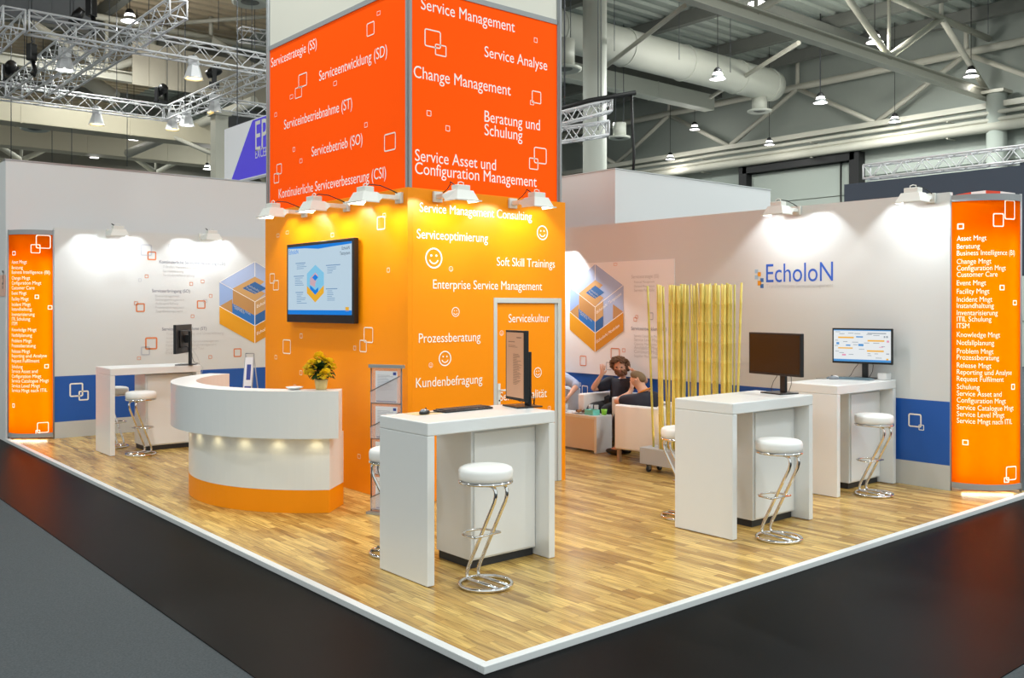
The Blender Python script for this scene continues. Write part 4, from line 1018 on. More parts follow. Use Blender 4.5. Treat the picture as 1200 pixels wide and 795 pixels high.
person('man with curly brown hair and beard in a dark shirt, sitting with raised arms',
       dict(pelvis=(9.04,8.54,0.50), chest=(9.13,8.53,0.78), neck=(9.12,8.525,0.90), head=(9.06,8.51,1.035),
            r_sh=(9.11,8.70,0.83), r_el=PD(694,457,12.42), r_wr=PD(705,440,12.35), r_hd=(0.1,-0.1,1),
            l_sh=(9.10,8.36,0.83), l_el=PD(757,447,11.95), l_wr=PD(747,437,11.9), l_hd=(-0.2,0.75,0.25),
            r_hip=(8.98,8.63,0.50), r_kn=(8.66,8.66,0.52), r_an=(8.635,8.68,0.09), l_hip=(8.98,8.45,0.50), l_kn=(8.66,8.40,0.52), l_an=(8.635,8.38,0.09)),
       (-0.80,-0.58,-0.08), M['navy'], 0.85, 'curly', beard=True)
person('man in a navy t-shirt with an orange lanyard, sitting turned away in the side armchair',
       dict(pelvis=(8.43,7.32,0.52), chest=(8.38,7.42,0.72), neck=(8.365,7.48,0.84), head=(8.35,7.55,0.965),
            l_sh=(8.20,7.45,0.745), l_el=PD(722,471,11.25), l_wr=PD(738,461,11.45), l_hd=(0.35,-0.1,0.9),
            r_sh=(8.55,7.45,0.75), r_el=(8.62,7.62,0.60), r_wr=(8.50,7.80,0.62), r_hd=(-0.5,0.8,0.1),
            l_hip=(8.35,7.40,0.50), l_kn=(8.36,7.90,0.50), l_an=(8.40,7.93,0.09), r_hip=(8.51,7.40,0.50), r_kn=(8.53,7.88,0.50), r_an=(8.55,7.93,0.09)),
       (-0.30,0.93,-0.1), M['navy'], 0.8, 'short', lanyard=True)
person('person in a pale blue shirt, mostly hidden by the orange cabin edge',
       dict(pelvis=(8.98,9.86,0.52), chest=(8.98,9.86,0.86), neck=(8.96,9.86,1.0), head=(8.93,9.87,1.14),
            l_sh=(8.95,9.68,0.92), l_el=PD(676,452,12.95), l_wr=PD(667,464,12.7), l_hd=(-0.5,0.2,-0.8),
            r_sh=(8.95,10.05,0.92), r_el=(8.80,10.12,0.68), r_wr=(8.62,10.0,0.66), r_hd=(-0.8,-0.5,0),
            r_hip=(8.94,9.95,0.50), r_kn=(8.64,9.98,0.52), r_an=(8.63,9.99,0.09), l_hip=(8.94,9.77,0.50), l_kn=(8.64,9.75,0.52), l_an=(8.63,9.74,0.09)),
       (-0.97,-0.1,-0.1), M['pale'], 1.25, 'short')

# ------------------------------------------------------------------ floodlights on arms
def make_flood(label, loc, rz, arm, power, color):
    r = thing('arm_floodlight', label, 'floodlight', loc, rz, 'floodlights on arms')      # the wall lies towards local +y
    hb = MB(); b = (0.132, 0.115); t = (0.09, 0.07)
    # open-bottomed reflector box: deep cheeks, cut back on the side towards the wall
    T4 = [(-t[0],-t[1],0.035), (t[0],-t[1],0.035), (t[0],t[1],0.035), (-t[0],t[1],0.035)]
    for s in (-1, 1):
        hb.add([(s*b[0],-b[1],-0.068), (s*b[0],0.06,-0.058), (s*b[0],b[1],-0.006), (s*t[0],t[1],0.035), (s*t[0],-t[1],0.035)], [(0,1,2,3,4)])
        hb.box(min(s*(b[0]-0.002), s*(b[0]+0.014)), -b[1], -0.066, max(s*(b[0]-0.002), s*(b[0]+0.014)), 0.06, -0.056)
    hb.add([(-b[0],-b[1],-0.068), (b[0],-b[1],-0.068), T4[1], T4[0]], [(0,1,2,3)])
    hb.add([(-b[0],b[1],-0.006), (b[0],b[1],-0.006), T4[2], T4[3]], [(3,2,1,0)])
    hb.add(T4, [(0,1,2,3)])
    hb.box(-b[0]-0.014, -b[1]-0.014, -0.066, b[0]+0.014, -b[1]+0.002, -0.056)
    hb.build('housing', M['cream'], r)
    MB().box(-0.072, -0.05, 0.0355, 0.072, 0.05, 0.085, 0.006).build('ballast_box', M['cream'], r)
    MB().tube([(-0.03, 0, 0.092), (-0.03, 0, 0.108), (0.0, 0, 0.116), (0.03, 0, 0.108), (0.03, 0, 0.092)], 0.005, 6).build('lifting_eye', M['cream'], r)
    am = MB().box(-0.03, 0.05, -0.01, 0.03, arm-0.03, 0.03, 0.004).box(-0.05, arm-0.03, -0.04, 0.05, arm-0.001, 0.06, 0.004)
    am.build('arm', M['cream'], r)
    MB().tube([(-0.05, 0.03, 0.088), (-0.06, 0.08, 0.12), (0.0, 0.16, 0.11), (0.03, 0.25, 0.075), (0.035, arm-0.06, 0.05)], 0.005, 6).build('cable', M['cable'], r)
    MB().box(-0.075, -0.055, 0.022, 0.075, 0.055, 0.0335).build('lens', M['glow'], r)
    light('POINT', 'flood_beam', r, (0, 0.0, 0.008), energy=power, color=color, shadow_soft_size=0.012)
    return r
FA = 0.38
wt = (1, 0.93, 0.80); cw_ = (0.90, 0.97, 1.0)
for (x, y, lb) in ((320, 248, 'arm floodlight on the cabin side face, farthest from its front corner'), (368, 240.5, 'arm floodlight on the cabin side face, in the middle of three'), (428, 230, 'arm floodlight on the cabin side face, nearest its front corner')):
    p = PX(x, y, CX0-FA); make_flood(lb, p, math.radians(-90), FA, FLOOD_TOWER, wt)
for (x, y, lb) in ((540, 228, 'arm floodlight on the cabin door face, nearer the corner'), (629, 236, 'arm floodlight on the cabin door face, above the door')):
    p = PY(x, y, CY0-FA); make_flood(lb, p, 0, FA, FLOOD_TOWER, wt)
for (x, y, lb) in ((138, 272, 'arm floodlight on the long printed wall, nearer the light column'), (248, 277, 'arm floodlight on the long printed wall, nearer the orange cabin')):
    p = PY(x, y, YL-FA); make_flood(lb, p, 0, FA, FLOOD_WALL, cw_)
for (x, y, lb) in ((912, 245.5, 'arm floodlight above the blue logo on the white wall'), (1070, 230.5, 'arm floodlight above the desk with the lit monitor')):
    p = PX(x, y, XR-FA); make_flood(lb, p, math.radians(-90), FA, FLOOD_WALL, cw_)
make_flood('arm floodlight above the cube poster behind the cabin', (XR-FA, 10.05, 2.66), math.radians(-90), FA, FLOOD_WALL*4.0, cw_)
# small paper notice on the neighbouring booth end
BX = 2.955
pn = thing('paper_notice', 'small pink paper notice with a number beside the glowing light column', 'notice', (BX, 14.6, 2.1))
M['pink'] = mat('pink_paper', rgb(226,184,166), 0.7)
MB().box(BX-0.004, 14.43, 1.985, BX-0.001, 14.86, 2.285).build('sheet', M['pink'], pn, True)
pq = Plane('X', BX-0.004)
pq.text_uz('3', -14.60, 2.145, 0.085, M['black'], pn, 1.25, 0.001)
pq.text_uz('08', -14.60, 2.09, 0.07, M['black'], pn, 0.8, 0.001)

# ------------------------------------------------------------------ neighbouring booths
nb = thing('exhibition_booth', 'tall plain white booth wall behind the long printed wall', 'exhibition booth', (8, 16, ZC))
MB().box(2.96, 14.43, ZC, 12.0, 14.55, 3.88).box(2.96, 14.55, ZC, 3.08, 22.0, 3.88).build('fascia', M['booth'], nb, True)
MB().box(2.95, 14.42, 3.881, 12.0, 14.56, 3.90).build('top_rail', M['alu'], nb, True)
nb2 = thing('exhibition_booth', 'tall white booth box behind the logo wall and the seats', 'exhibition booth', (11.8, 12, ZC))
MB().box(9.86, 9.36, ZC, 13.72, 9.48, 3.84).box(9.86, 9.48, ZC, 9.98, 13.98, 3.84).build('fascia', M['booth'], nb2, True)
MB().box(9.85, 9.35, 3.841, 13.73, 9.49, 3.855).box(9.85, 9.49, 3.841, 9.99, 13.98, 3.855).build('top_rail', M['frame'], nb2, True)
nb3 = thing('exhibition_booth', 'dark blue grey booth fascia behind the logo wall, below a silver truss', 'exhibition booth', (13.1, 5, ZC))
MB().box(13.0, 3.6, 2.25, 13.2, 7.56, 3.70).box(13.0, 7.3, ZC, 13.2, 7.56, 2.25).box(13.0, 3.6, ZC, 13.2, 3.8, 2.25).build('fascia', M['boothdk'], nb3, True)
MB().box(13.02, 4.95, 3.701, 13.18, 5.05, 3.74).build('truss_foot', M['boothdk'], nb3, True)
np_ = thing('side_post', 'slim pale wall post at the stand edge beside the light column', 'post', (10.0, 3.74, 0))
MB().box(9.90, 3.715, 0.001, 10.02, 3.765, 3.35, 0.004).build('post', M['alu_grey'], np_, True)
MB().box(9.955, 3.72, 0.30, 9.965, 3.7149, 2.9).build('groove', M['dark'], np_, True)
M['barrier_r'] = mat('barrier_red', rgb(214,70,40), 0.6); M['barrier_w'] = mat('barrier_white', rgb(235,235,235), 0.6)
bt = thing('barrier_tape', 'red and white striped tape end showing above the right light column', 'tape', (9.75, 4.1, 2.96))
for i in range(4):
    a = Vector((9.44+0.1*i, 4.26-0.1*i, 2.955)); b_ = Vector((9.44+0.1*(i+1), 4.26-0.1*(i+1), 2.955)); h = [0.01, 0.035, 0.05, 0.04, 0.02]
    MB().add([a, b_, b_+Vector((0,0,h[i+1])), a+Vector((0,0,h[i]))]+[p+Vector((.006,.006,0)) for p in (a, b_, b_+Vector((0,0,h[i+1])), a+Vector((0,0,h[i])))], [(0,1,2,3),(7,6,5,4),(0,4,5,1),(1,5,6,2),(2,6,7,3),(3,7,4,0)]).build('stripe', M['barrier_r'] if i % 2 == 0 else M['barrier_w'], bt, True)

# hanging purple sign
sx_ = PD(263, 152, 20.0); SX = sx_.x
pe = Plane('X', SX); sg = thing('hanging_sign', 'hanging white and purple sign with two large letters, behind the tower', 'hanging sign', (SX+0.1, sx_.y-2.2, 4.6))
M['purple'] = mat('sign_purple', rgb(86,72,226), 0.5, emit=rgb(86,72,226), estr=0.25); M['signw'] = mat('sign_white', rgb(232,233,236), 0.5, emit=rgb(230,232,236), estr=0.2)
sz1 = sx_.z; sz0 = PX(263, 211, SX).z-0.1; su0 = -sx_.y
mb = MB().box(SX, sx_.y-4.4, sz0, SX+0.15, sx_.y, sz1); mb.build('panel', M['signw'], sg, True)
ua, za = pe.uz(270.5, 211); ub, zb = pe.uz(296, 141)
pe.poly([(ua, sz0+0.02), (su0+4.38, sz0+0.02), (su0+4.38, sz1-0.02), (ub, sz1-0.02)], M['purple'], sg, 'purple_field', 0.003)
pe.text('EP', 299.5, 177.5, 313.5, M['txt'], sg, 1.5, 0.006); pe.text('EXCEED', 299.5, 186, 317, M['txt'], sg, 1.35, 0.006)
for yy in (0.5, 3.9): MB().tube([(SX+0.07, sx_.y-yy, sz1), (SX+0.07, sx_.y-yy, 10.8)], 0.01, 6).build('hanging_wire', M['wire'], sg, True)

# ------------------------------------------------------------------ the hall: walls, roof, beams
XH, YH, ZD = 31.0, 50.0, 11.3
# right-hand wall of the hall, with joints between its panels
mb = MB()
zs = [ZC, 1.4, 2.9, 4.1, 5.3, 6.5, 7.7]
for a, b in zip(zs[:-1], zs[1:]): mb.box(XH, -20, a, XH+0.3, 60, b-0.05)
mb.box(XH+0.06, -20, ZC, XH+0.3, 60, 8.0).box(XH+0.2, -20, 8.0, XH+0.4, 60, ZD+0.5)
struct('wall_hall_side', mb, M['hallwall'])
M['farwall'] = mat('far_wall', rgb(150,146,134), 0.7)
struct('wall_hall_far', MB().box(-30, YH, ZC, XH, YH+0.3, ZD+0.5), M['farwall'])
# corrugated roof deck; ribs run along X
def deck(x0, x1, y0, y1, z, pitch=0.55, dep=0.09):
    vs = []; fs = []; y = y0; prof = []
    while y < y1: prof += [(y, z), (y+pitch*0.42, z), (y+pitch*0.5, z+dep), (y+pitch*0.92, z+dep)]; y += pitch
    for (yy, zz) in prof: vs += [(x0, yy, zz), (x1, yy, zz)]
    fs = [(2*i, 2*i+1, 2*i+3, 2*i+2) for i in range(len(prof)-1)]
    return MB().add(vs, fs)
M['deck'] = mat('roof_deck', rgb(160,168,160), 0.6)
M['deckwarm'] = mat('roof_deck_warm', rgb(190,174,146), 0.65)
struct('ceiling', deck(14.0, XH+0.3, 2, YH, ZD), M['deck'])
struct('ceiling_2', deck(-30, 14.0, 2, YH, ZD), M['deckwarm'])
# purlins under the deck, along Y
for i, x in enumerate((3.0, 9.0, 15.5, 19.5, 23.5, 27.5, 30.2)):
    o = struct('trim_%d' % (3+i), MB().box(x-0.12, 3, ZD-0.42, x+0.12, YH, ZD-0.01), M['steel_dk'])
# cross girders, along X
gird = [(16.2, ZD-0.5, 0.3), (23.6, ZD-0.6, 0.35), (31.0, ZD-0.55, 0.35), (40.0, ZD-0.6, 0.4)]
for i, (y, z, h) in enumerate(gird):
    x0 = -20 if y > 30 else 12
    struct('trim_%d' % (12+i), MB().box(x0, y-0.15, z-h, XH, y+0.15, z), M['steel_dk'])

def roof_truss(label, y, x0, x1, zb, zt, pitch, r=0.13):
    t = thing('roof_truss', label, 'roof truss', (x1, y, zb))
    MB().box(x0, y-0.13, zb-0.16, x1, y+0.13, zb-0.13).box(x0, y-0.02, zb-0.13, x1, y+0.02, zb+0.10).box(x0, y-0.16, zb+0.1, x1, y+0.16, zb+0.14).build('bottom_chord', M['steel'], t, True)
    MB().tube([(x0, y, zt), (x1, y, zt)], 0.10, 8).build('top_chord', M['steel'], t, True)
    x = x1-0.2; k = 0
    while x-pitch > x0:
        a, b = (x, zb+0.14), (x-pitch/2, zt); c = (x-pitch, zb+0.14)
        d1 = MB().tube([(a[0], y, a[1]), (b[0], y, b[1])], r*0.75, 6); d1.build('diagonal', M['steel'], t, True)
        d2 = MB().tube([(c[0], y, c[1]), (b[0], y, b[1])], r*0.75, 6); d2.build('diagonal', M['steel'], t, True)
        MB().tube([(b[0]-0.0, y, zt), (b[0], y, ZD)], 0.07, 6).build('upright', M['steel'], t, True)
        MB().tube([(c[0], y, zb+0.14), (c[0], y, zt)], 0.055, 6).build('upright', M['steel'], t, True)
        x -= pitch
    return t
roof_truss('wide pale roof truss crossing above the logo wall to the hall wall', 12.95, 13.0, XH, 8.62, 10.45, 6.2)
roof_truss('pale roof truss above the silver lighting trusses, beyond the purple sign', 29.5, -18, 22, 8.9, 10.6, 6.5, 0.17)
roof_truss('far pale roof truss low behind the silver lighting trusses', 42.5, -20, 26, 7.75, 9.6, 5.5, 0.16)
# long struts running towards the far wall on the left
def strut(label, p, q, r, m='steel'):
    o = MB().tube([p, q], r, 8).build('roof_strut', M[m]); return tag(o, label, 'roof strut')
strut('slanting pale strut from the duct up to the wide truss', PD(710, 78, 27), PD(802, 7, 21), 0.06)
strut('second slanting pale strut from the white beam end towards the wide truss', PD(833, 114, 35), PD(936, 50, 27), 0.07)
strut('long olive roof strut crossing below the warm floodlights', PD(150, 180, 33), PD(298, 118, 29), 0.16)
strut('pale strut beneath the roof crossing beside the tall round vent', PD(196, 28, 30), PD(314, 19, 30), 0.07)
strut('thick slanting strut behind the second truss bay, near the small vent', PD(100, 92, 34), PD(135, 115, 34), 0.28)
strut('slanting pale brace behind the warm floodlights', PD(202, 160, 30), PD(250, 181, 30), 0.07)
M['ductwarm'] = mat('warm_duct', rgb(192,184,160), 0.55)
# beams and ducts
def beam(name, label, cat, x0, x1, y, z0, z1, th, m):
    o = thing(name, label, cat, ((x0+x1)/2, y, z0))
    MB().box(x0, y-th/2, z0, x1, y+th/2, z1, 0.02).build('casing', M[m], o, True)
    n = int((x1-x0)/3)
    for i in range(1, n):
        xx = x0+(x1-x0)*i/n
        MB().box(xx-0.02, y-th/2-0.012, z0-0.012, xx+0.02, y+th/2+0.012, z1+0.012).build('joint_band', M[m], o, True)
    return o
beam('roof_beam', 'pale box beam below the round duct, ending above the white booth', 'roof beam', 13, 29.6, 23.0, 9.55, 10.15, 0.5, 'duct')
beam('air_duct', 'long flat pale air duct under the silver truss rectangle', 'air duct', -12, 22, 30.3, 7.2, 7.85, 0.8, 'ductwarm')
beam('air_duct', 'farther flat pale air duct low behind the silver trusses', 'air duct', -14, 26, 38.3, 7.75, 8.5, 0.8, 'ductwarm')
M['smoke'] = mat('grey_smoke_curtain', rgb(140,142,146), 0.7)
def curtain(label, x0, x1, y, z0, z1, m):
    mb = MB(); n = int((x1-x0)/0.5)
    for i in range(n): mb.box(x0+i*(x1-x0)/n, y-(0.03 if i % 2 else 0.0), z0, x0+(i+1)*(x1-x0)/n-0.01, y+0.04, z1)
    o = mb.build('roof_panel', M[m]); return tag(o, label, 'roof panel')
curtain('grey ribbed roof panel hanging high in the top corner beyond the trusses', -6, 7.0, 24.4, 8.7, ZD-0.05, 'smoke')
M['ribbed'] = mat('ribbed_beige', rgb(168,162,146), 0.65)
curtain('beige ribbed roof panel beside the printed tower, below the roof deck', 9.4, 26, 29.0, 8.6, 9.9, 'ribbed')
curtain('grey cladding strip behind the pale box beam', 14, XH-0.1, 33.0, 7.2, 9.2, 'smoke')
# round duct with its outlet
rd = thing('air_duct', 'large round pale duct with a closed end over the white booth', 'air duct', (28.5, 19.4, 9.7))
MB().tube([(13, 19.4, 9.72), (28.3, 19.4, 9.72), (28.6, 19.4, 9.72)], [0.56, 0.56, 0.53], 28).build('casing', M['duct'], rd, True)
for x in (15.2, 18.0, 20.8, 23.6, 26.4, 28.2):
    MB().tube([(x, 19.4+0.57*math.cos(a), 9.72+0.57*math.sin(a)) for a in [2*math.pi*i/28 for i in range(28)]], 0.025, 6, closed=True).build('joint_band', M['duct'], rd, True)
def outlet(label, p, r, h, hang=True, group='round ceiling air outlets'):
    o = thing('air_outlet', label, 'air outlet', p, 0, group)
    MB().lathe([(r*0.62, 0.06), (r*0.62, h)], n=28).build('neck', M['duct'], o)
    MB().lathe([(r*0.55, 0.03), (r*0.85, -0.03), (r, 0.0), (r*1.0, 0.05), (r*0.62, 0.07)], n=32).build('collar', M['duct'], o)
    if hang:
        hg = MB()
        for k in (-1, 1): hg.tube([(k*r*0.55, 0, h-0.05), (k*r*0.55, 0, ZD+0.08-p.z)], 0.012, 5)
        hg.build('hanger_rod', M['wire'], o)
    MB().lathe([(0, 0.0), (r*0.2, -0.02), (r*0.5, 0.02), (r*0.52, 0.05), (0, 0.05)], n=28).build('grille', M['steel_dk'], o)
    return o
outlet('round air outlet on a short neck under the end of the round duct', PY(890, 131, 19.4), 0.42, 0.50, False)
outlet('big round air outlet cut by the frame top beside the tower', PD(293, 4, 24), 0.46, 0.9)
outlet('round air outlet inside the rectangle of silver trusses', PD(171, 74, 30), 0.52, 1.0)
outlet('round air outlet with a tall neck, below the silver truss', PD(41, 152, 30), 0.44, 0.9)
outlet('round air outlet half hidden by the tower edge beside the white column', PD(660, 82, 25), 0.50, 0.8)
outlet('small far air outlet just over the white booth box', PD(726, 162, 31), 0.36, 0.5)
# columns
rc = thing('hall_column', 'round white hall column rising behind the white booth box', 'column', (PD(697,360,23.4).x, PD(697,360,23.4).y, ZC))
MB().tube([(0,0,0), (0,0,ZD-ZC)], 0.30, 32).build('shaft', M['duct'], rc); MB().lathe([(0.36,0),(0.36,0.12),(0.31,0.14)], n=32).build('base_ring', M['steel'], rc)
c2 = PX(1168, 200, XH-0.35)
rc2 = thing('hall_column', 'round grey column against the hall wall above the silver truss', 'column', (c2.x, c2.y, ZC))
MB().tube([(0,0,0), (0,0,8.6)], 0.30, 24).build('shaft', M['hallwall'], rc2); MB().box(-0.34,-0.34,8.6,0.34,0.34,8.7).build('cap_plate', M['steel'], rc2)
c3 = PD(257, 180, 24.5)
rc3 = thing('hall_column', 'square beige hall column behind the purple sign', 'column', (c3.x, c3.y, ZC))
MB().box(-0.17,-0.17,0,0.17,0.17,6.9).build('shaft', M['steel'], rc3); MB().box(-0.24,-0.24,6.9,0.24,0.24,7.0).build('cap_plate', M['steel'], rc3)
# gate with black frame, on the hall wall
pg = Plane('X', XH)
ga, gz = pg.uz(878, 160); gb, gz2 = pg.uz(1008.5, 150); GZ = 7.35
gt = thing('hall_gate', 'tall hall gate with a thick black frame', 'gate', (XH, -(ga+gb)/2, ZC))
mb = MB()
for u in (ga, gb): mb.box(XH-0.45, -u-0.18, ZC, XH-0.02, -u+0.18, GZ)
mb.box(XH-0.45, -gb, GZ-0.28, XH-0.02, -ga, GZ).build('frame', M['gateblk'], gt, True)
mb = MB()
for k in range(6): mb.box(XH-0.12, -gb+0.2, ZC+0.02+k*1.18, XH-0.02, -ga-0.2, ZC+1.17+k*1.18)
mb.build('gate_leaf', M['hallwall'], gt, True)
for u in (gb-0.65, gb-0.3): MB().tube([(XH-0.2, -u, ZC), (XH-0.2, -u, GZ-0.3)], 0.035, 6).build('guide_rail', M['gateblk'], gt, True)
# pipes along the hall wall
for i, (z, r, lb) in enumerate(((7.95, 0.07, 'upper thin pipe'), (7.72, 0.07, 'middle thin pipe'), (7.50, 0.16, 'thick lower pipe'))):
    o = thing('wall_pipe', lb+' running along the hall wall above the gate', 'pipe', (XH-0.5, 20, z))
    MB().tube([(XH-0.55, 0, z), (XH-0.55, YH-1, z)], r, 8).build('pipe', M['steel'], o, True)
    for k in range(8): MB().box(XH-0.6, 4+5*k, z-r-0.03, XH, 4.06+5*k, z-r).build('bracket', M['steel'], o, True)
# lattice girder along the hall wall, above the pipes
wg = thing('wall_girder', 'pale lattice girder along the hall wall between the pipes and the roof', 'wall girder', (XH-0.4, 20, 8.1))
MB().tube([(XH-0.4, 1, 10.05), (XH-0.4, YH-1, 10.05)], 0.13, 8).build('top_chord', M['steel'], wg, True)
MB().box(XH-0.5, 1, 8.12, XH-0.3, YH-1, 8.30).build('bottom_chord', M['steel'], wg, True)
y = 4.2
while y < 44:
    for dy in (3.1, -3.1): MB().tube([(XH-0.4, y, 8.25), (XH-0.4, y+dy, 10.0)], 0.09, 6).build('diagonal', M['steel'], wg, True)
    MB().tube([(XH-0.4, y+3.1, 10.05), (XH-0.4, y+3.1, ZD)], 0.08, 6).build('upright', M['steel'], wg, True)
    y += 6.2
# ------------------------------------------------------------------ silver lighting trusses
def truss(label, p, q_, s=0.29, pitch=0.72, tc=0.024, tl=0.009, hang=True, group=None):
    p, q_ = Vector(p), Vector(q_); d = (q_-p); L = d.length; d.normalize(); up = Vector((0,0,1)); sd = d.cross(up).normalized()
    t = thing('lighting_truss', label, 'truss', p, 0, group)
    C4 = [(-1,-1),(1,-1),(1,1),(-1,1)]
    P = lambda k, x: tuple(d*x+sd*C4[k][0]*s/2+up*C4[k][1]*s/2)
    for k in range(4): MB().tube([P(k, 0), P(k, L)], tc, 6).build('chord', M['truss'], t)
    mb = MB(); n = max(2, round(L/pitch))
    for k in range(4):
        j = (k+1) % 4
        for i in range(n):
            a, b = L*i/n, L*(i+1)/n
            mb.tube([P(k, a), P(j, (a+b)/2)], tl*1.2, 4); mb.tube([P(j, (a+b)/2), P(k, b)], tl*1.2, 4)
        mb.tube([P(k, 0), P(j, 0)], tc*0.8, 5); mb.tube([P(k, L), P(j, L)], tc*0.8, 5)
    mb.build('lacing', M['truss'], t)
    if hang:
        mb = MB()
        for f_ in (0.18, 0.82):
            a = d*(L*f_); mb.tube([(a.x, a.y, s/2), (a.x, a.y, ZD+0.08-p.z-a.z)], 0.009, 5)
        mb.build('hanging_cable', M['wire'], t)
    return t
TZ_ = 7.37; H_ = 0.38
truss('long near silver truss of the hanging rectangle, ending behind the tower', (4.45, 19.9, TZ_), (13.0, 19.9, TZ_), H_)
truss('silver truss running off the frame edge from the rectangle corner', (4.2, 19.75, TZ_), (4.2, 29.0, TZ_), H_)
truss('silver truss crossing the rectangle, with the hoists on it', (5.6, 20.15, TZ_), (5.6, 26.4, TZ_), H_)
truss('slim silver truss crossing the rectangle nearest the sloping roof', (6.5, 17.45, TZ_+0.1), (6.5, 26.4, TZ_+0.1), 0.33)
truss('far silver truss of the hanging rectangle, carrying a warm floodlight', (2.0, 26.7, TZ_), (9.6, 26.7, TZ_), H_)
truss('silver truss from the far corner of the rectangle back to the tower', (9.75, 20.15, TZ_), (9.75, 26.9, TZ_), H_)
truss('silver truss beyond the rectangle, just above the purple sign', (9.95, 24.0, TZ_-0.15), (16, 24.0, TZ_-0.15), 0.33)
truss('small silver truss high beside the tower edge', PD(281, 40, 27), PD(320, 46, 27.6), 0.36)
truss('flat silver truss lying on the dark blue booth fascia', (13.1, 3.2, 3.86), (13.1, 7.25, 3.86), 0.20, 0.32, 0.016, 0.006, False)
truss('upper silver truss end in front of the round white column', PD(650, 141, 17.5), PD(716, 124, 17.6), 0.22, 0.3)
truss('lower silver truss end in front of the round white column', PD(650, 160, 17.8), PD(712, 151, 17.9), 0.26, 0.3)
tag(MB().tube([PD(655, 128, 17.45), PD(690, 118, 17.45), PD(745, 108.5, 17.45)], 0.045, 8).tube([PD(740, 110, 17.45), PD(741, 150, 17.45), PD(743, 180, 17.45), PD(742, 203, 17.45)], 0.028, 6).build('cable_bundle', M['cable']), 'black cable bundle over the silver truss ends, hanging down beside the white column', 'cable')
# floodlights and moving lamps on the trusses
def truss_flood(label, p, lit='warm'):
    t = thing('truss_floodlight', label, 'floodlight', p, random.uniform(0, 1), 'warm floodlights under the trusses')
    MB().lathe([(0.0, 0.16), (0.12, 0.16), (0.20, -0.10), (0.22, -0.13), (0.2, -0.13), (0.18, -0.09)], n=6, smooth=False).build('housing', M['truss'], t)
    MB().box(-0.11,-0.09,0.16,0.11,0.09,0.36,0.01).build('ballast_box', M['truss'], t)
    MB().box(-0.02,-0.02,0.36,0.02,0.02,max(0.40, TZ_-0.19-p.z)).build('clamp', M['dark'], t)
    MB().lathe([(0.0, -0.1), (0.185, -0.105)], n=12).build('lens', M[lit], t)
    return t
random.seed(2)
truss_flood('warm floodlight under the far truss of the rectangle', PY(113.5, 141, 26.7))
truss_flood('boxy warm floodlight under the near truss of the rectangle', PY(227, 86, 19.9))
truss_flood('warm floodlight above the purple sign, under the right truss', PX(251.5, 127, 9.75))
truss_flood('bright warm floodlight at the far corner of the rectangle', PY(202, 147, 26.7))
truss_flood('pale floodlight close beside the far corner of the rectangle', PX(219, 142, 9.75), 'glow')
truss_flood('pale floodlight under the crossing truss with the hoists', PX(76, 76, 5.6), 'glow')
def moving_head(label, p, rz):
    t = thing('stage_light', label, 'stage light', p, rz, 'black moving stage lights')
    MB().box(-0.16,-0.13,-0.06,0.16,0.13,0.06,0.01).build('base', M['black'], t)
    for s in (-1, 1): MB().box(s*0.17-0.025,-0.06,0.0,s*0.17+0.025,0.06,0.42,0.01).build('yoke_arm', M['black'], t)
    MB().lathe([(0.0,-0.22),(0.09,-0.22),(0.13,-0.1),(0.14,0.1),(0.12,0.16),(0.11,0.18),(0.0,0.15)], n=16, M=Matrix.Translation((0,0,0.36)) @ Matrix.Rotation(1.0, 4, 'X')).build('lamp_head', M['black'], t)
    return t
q_ = PY(189, 122, 26.7); moving_head('black stage light standing on the far corner of the rectangle', (q_.x, q_.y, TZ_+H_/2+0.085), 0.4)
moving_head('black stage light on the right truss, beside the boxy floodlight', (9.75, PX(251, 98, 9.75).y, TZ_+H_/2+0.085), 1.2)
moving_head('small black stage light at the frame edge on the far truss', (PY(12, 100, 26.7).x, 26.7, TZ_+H_/2+0.085), 0.1)
def hoist(label, p, ztop):
    t = thing('chain_hoist', label, 'chain hoist', p, 0.5, 'black chain hoists')
    MB().box(-0.09,-0.08,-0.1,0.09,0.08,0.28,0.02).build('motor', M['black'], t)
    MB().tube([(0.0,0,0.28), (0.02,0,0.34), (0.0,0,0.38)], 0.02, 6).build('hook', M['wire'], t)
    MB().tube([(0,0,0.38), (0,0,ztop-p.z)], 0.012, 5).build('chain', M['wire'], t)
    MB().tube([(0.05,0,-0.1), (0.10,0,-0.3), (0.06,0,-0.42), (0.0,0,-0.36)], 0.05, 8).build('chain_bag', M['black'], t)
    return t
hoist('black chain hoist above the near truss of the rectangle', PD(107, 14, 19.5), ZD)
hoist('black chain hoist on the crossing truss, lying at a slant', PD(37, 66, 21), ZD)
tag(MB().tube([PD(84, 30, 19.0), PD(91, 18, 19.0), PD(97, 11, 19.0)], [0.10, 0.11, 0.08], 10).build('cable_bag', M['black']), 'black cable bag slung beside the near chain hoist', 'cable bag')
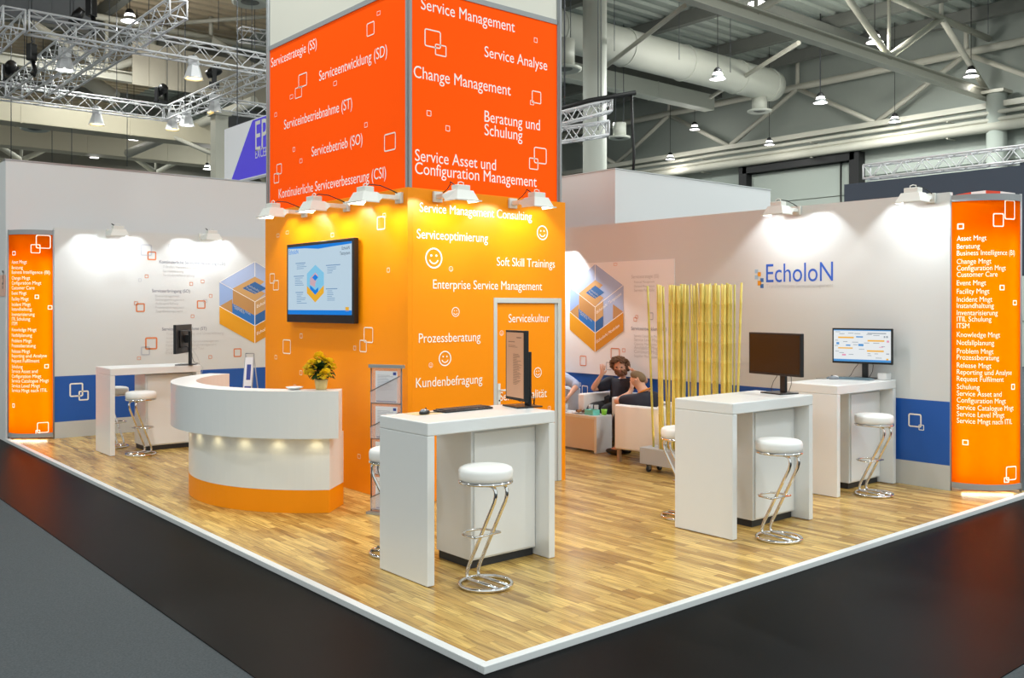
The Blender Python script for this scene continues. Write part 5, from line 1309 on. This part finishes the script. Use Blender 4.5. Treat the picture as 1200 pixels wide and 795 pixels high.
# ------------------------------------------------------------------ hall pendant lamps, each with its own light
def make_pendant(label, p, k=1.0, e=1.0):
    t = thing('pendant_lamp', label, 'pendant lamp', p, 0, 'hall pendant lamps')
    t.scale = (k, k, k)
    MB().lathe([(0.0, 0.34), (0.06, 0.34), (0.11, 0.27), (0.12, 0.20), (0.0, 0.20)], n=20).build('cap', M['gateblk'], t)
    MB().lathe([(0.118, 0.198), (0.15, 0.12), (0.14, 0.118), (0.112, 0.198)], n=24).build('glow_band', M['glow'], t)
    MB().lathe([(0.152, 0.118), (0.17, 0.07), (0.235, 0.0), (0.225, -0.002), (0.16, 0.068), (0.142, 0.117)], n=24).build('shade', M['alu'], t)
    MB().lathe([(0.0, 0.008), (0.224, 0.008)], n=24).build('diffuser', M['glow'], t)
    MB().tube([(0, 0, 0.34), (0, 0, (ZD+0.085-p.z)/k)], 0.011, 5).build('cord', M['cable'], t)
    light('POINT', 'lamp_light', t, (0, 0, -0.28), energy=PEND_W*e, color=(1, 0.97, 0.92), shadow_soft_size=0.2)
    return t
pend = [(841,93,27,'pendant lamp hanging before the round duct',1), (887,4,24,'pendant lamp cut by the frame top above the wide truss',1), (1025,50,26,'pendant lamp above the gate, between two truss diagonals',1), (1138,90,29,'pendant lamp hanging before the last truss diagonal',1),
        (961.5,121,30,'white pendant lamp hanging above the gate frame',1), (1048.5,143,31,'pendant lamp before the wall panels beside the gate',0.85), (814,152,37,'pendant lamp below the end of the pale box beam',0.9), (785.5,187,38.5,'small pendant lamp just above the white booth box',0.85),
        (901.5,170,34,'small pendant lamp inside the gate opening',0.8), (152,25,25.5,'pendant lamp beside the near silver truss',1), (157,164,33,'pendant lamp below the far silver truss, above the white booth wall',0.85), (110.5,185,38,'pendant lamp just above the tall white booth wall',0.8),
        (243,198.5,34,'small pendant lamp beside the square beige column',0.7), (209,142,27.6,'pendant lamp behind the bright warm corner floodlight',0.75)]
for (x, y, d, lb, k) in pend:
    p = PD(x, y, d); make_pendant(lb, p, k, 0.12 if (p.x > 26 or (y > 120 and x < 300)) else 0.5 if x == 841 else 1.0)
# unseen high lamps above stand and aisles; deeper ones added to brighten hall walls
for (x, y) in ((-4, 2), (4, -3), (12, -4), (-4, 12), (3, 8.5), (10.5, 2.5), (16, 8), (-3, 20), (8, 15.5), (20, 2), (22, 15), (14, 22), (25, 6), (24, 24), (2, 34), (16, 34), (-6, 28), (8, 27), (0, 42), (12, 42), (26, 14), (24, 34), (-6, 46), (6, 46.5), (18, 46)):
    light('AREA', 'hall_lamp_and_fill', None, (x, y, 9.6), (0, 0, 0), shape='DISK', size=0.9, energy=HALL_W*(2.6 if y > 43 else 2.4 if x > 18 else 0.8 if y > 20 else 1.0), color=(0.95, 1.0, 0.975), spread=math.radians(170))
# thin hanging wires in the roof space
for i, (x, y0, y1, d) in enumerate(((13,0,190,24),(40,0,60,25),(84,95,200,28),(149,60,195,29),(196,60,110,28),(217,2,130,24),(283,8,62,25),(256,10,35,24),(720,0,60,27),(796,10,70,28),(856,40,85,30),(1158,0,40,28),(961,10,105,30),(61,130,190,31))):
    o = tag(MB().tube([Vector((PD(x, y1, d).x, PD(x, y1, d).y, ZD+0.085)), PD(x, y1, d)], 0.011, 5).build('hanging_wire', M['wire']), 'thin wire hanging in the roof space of the hall', 'wire', 'thin roof wires')
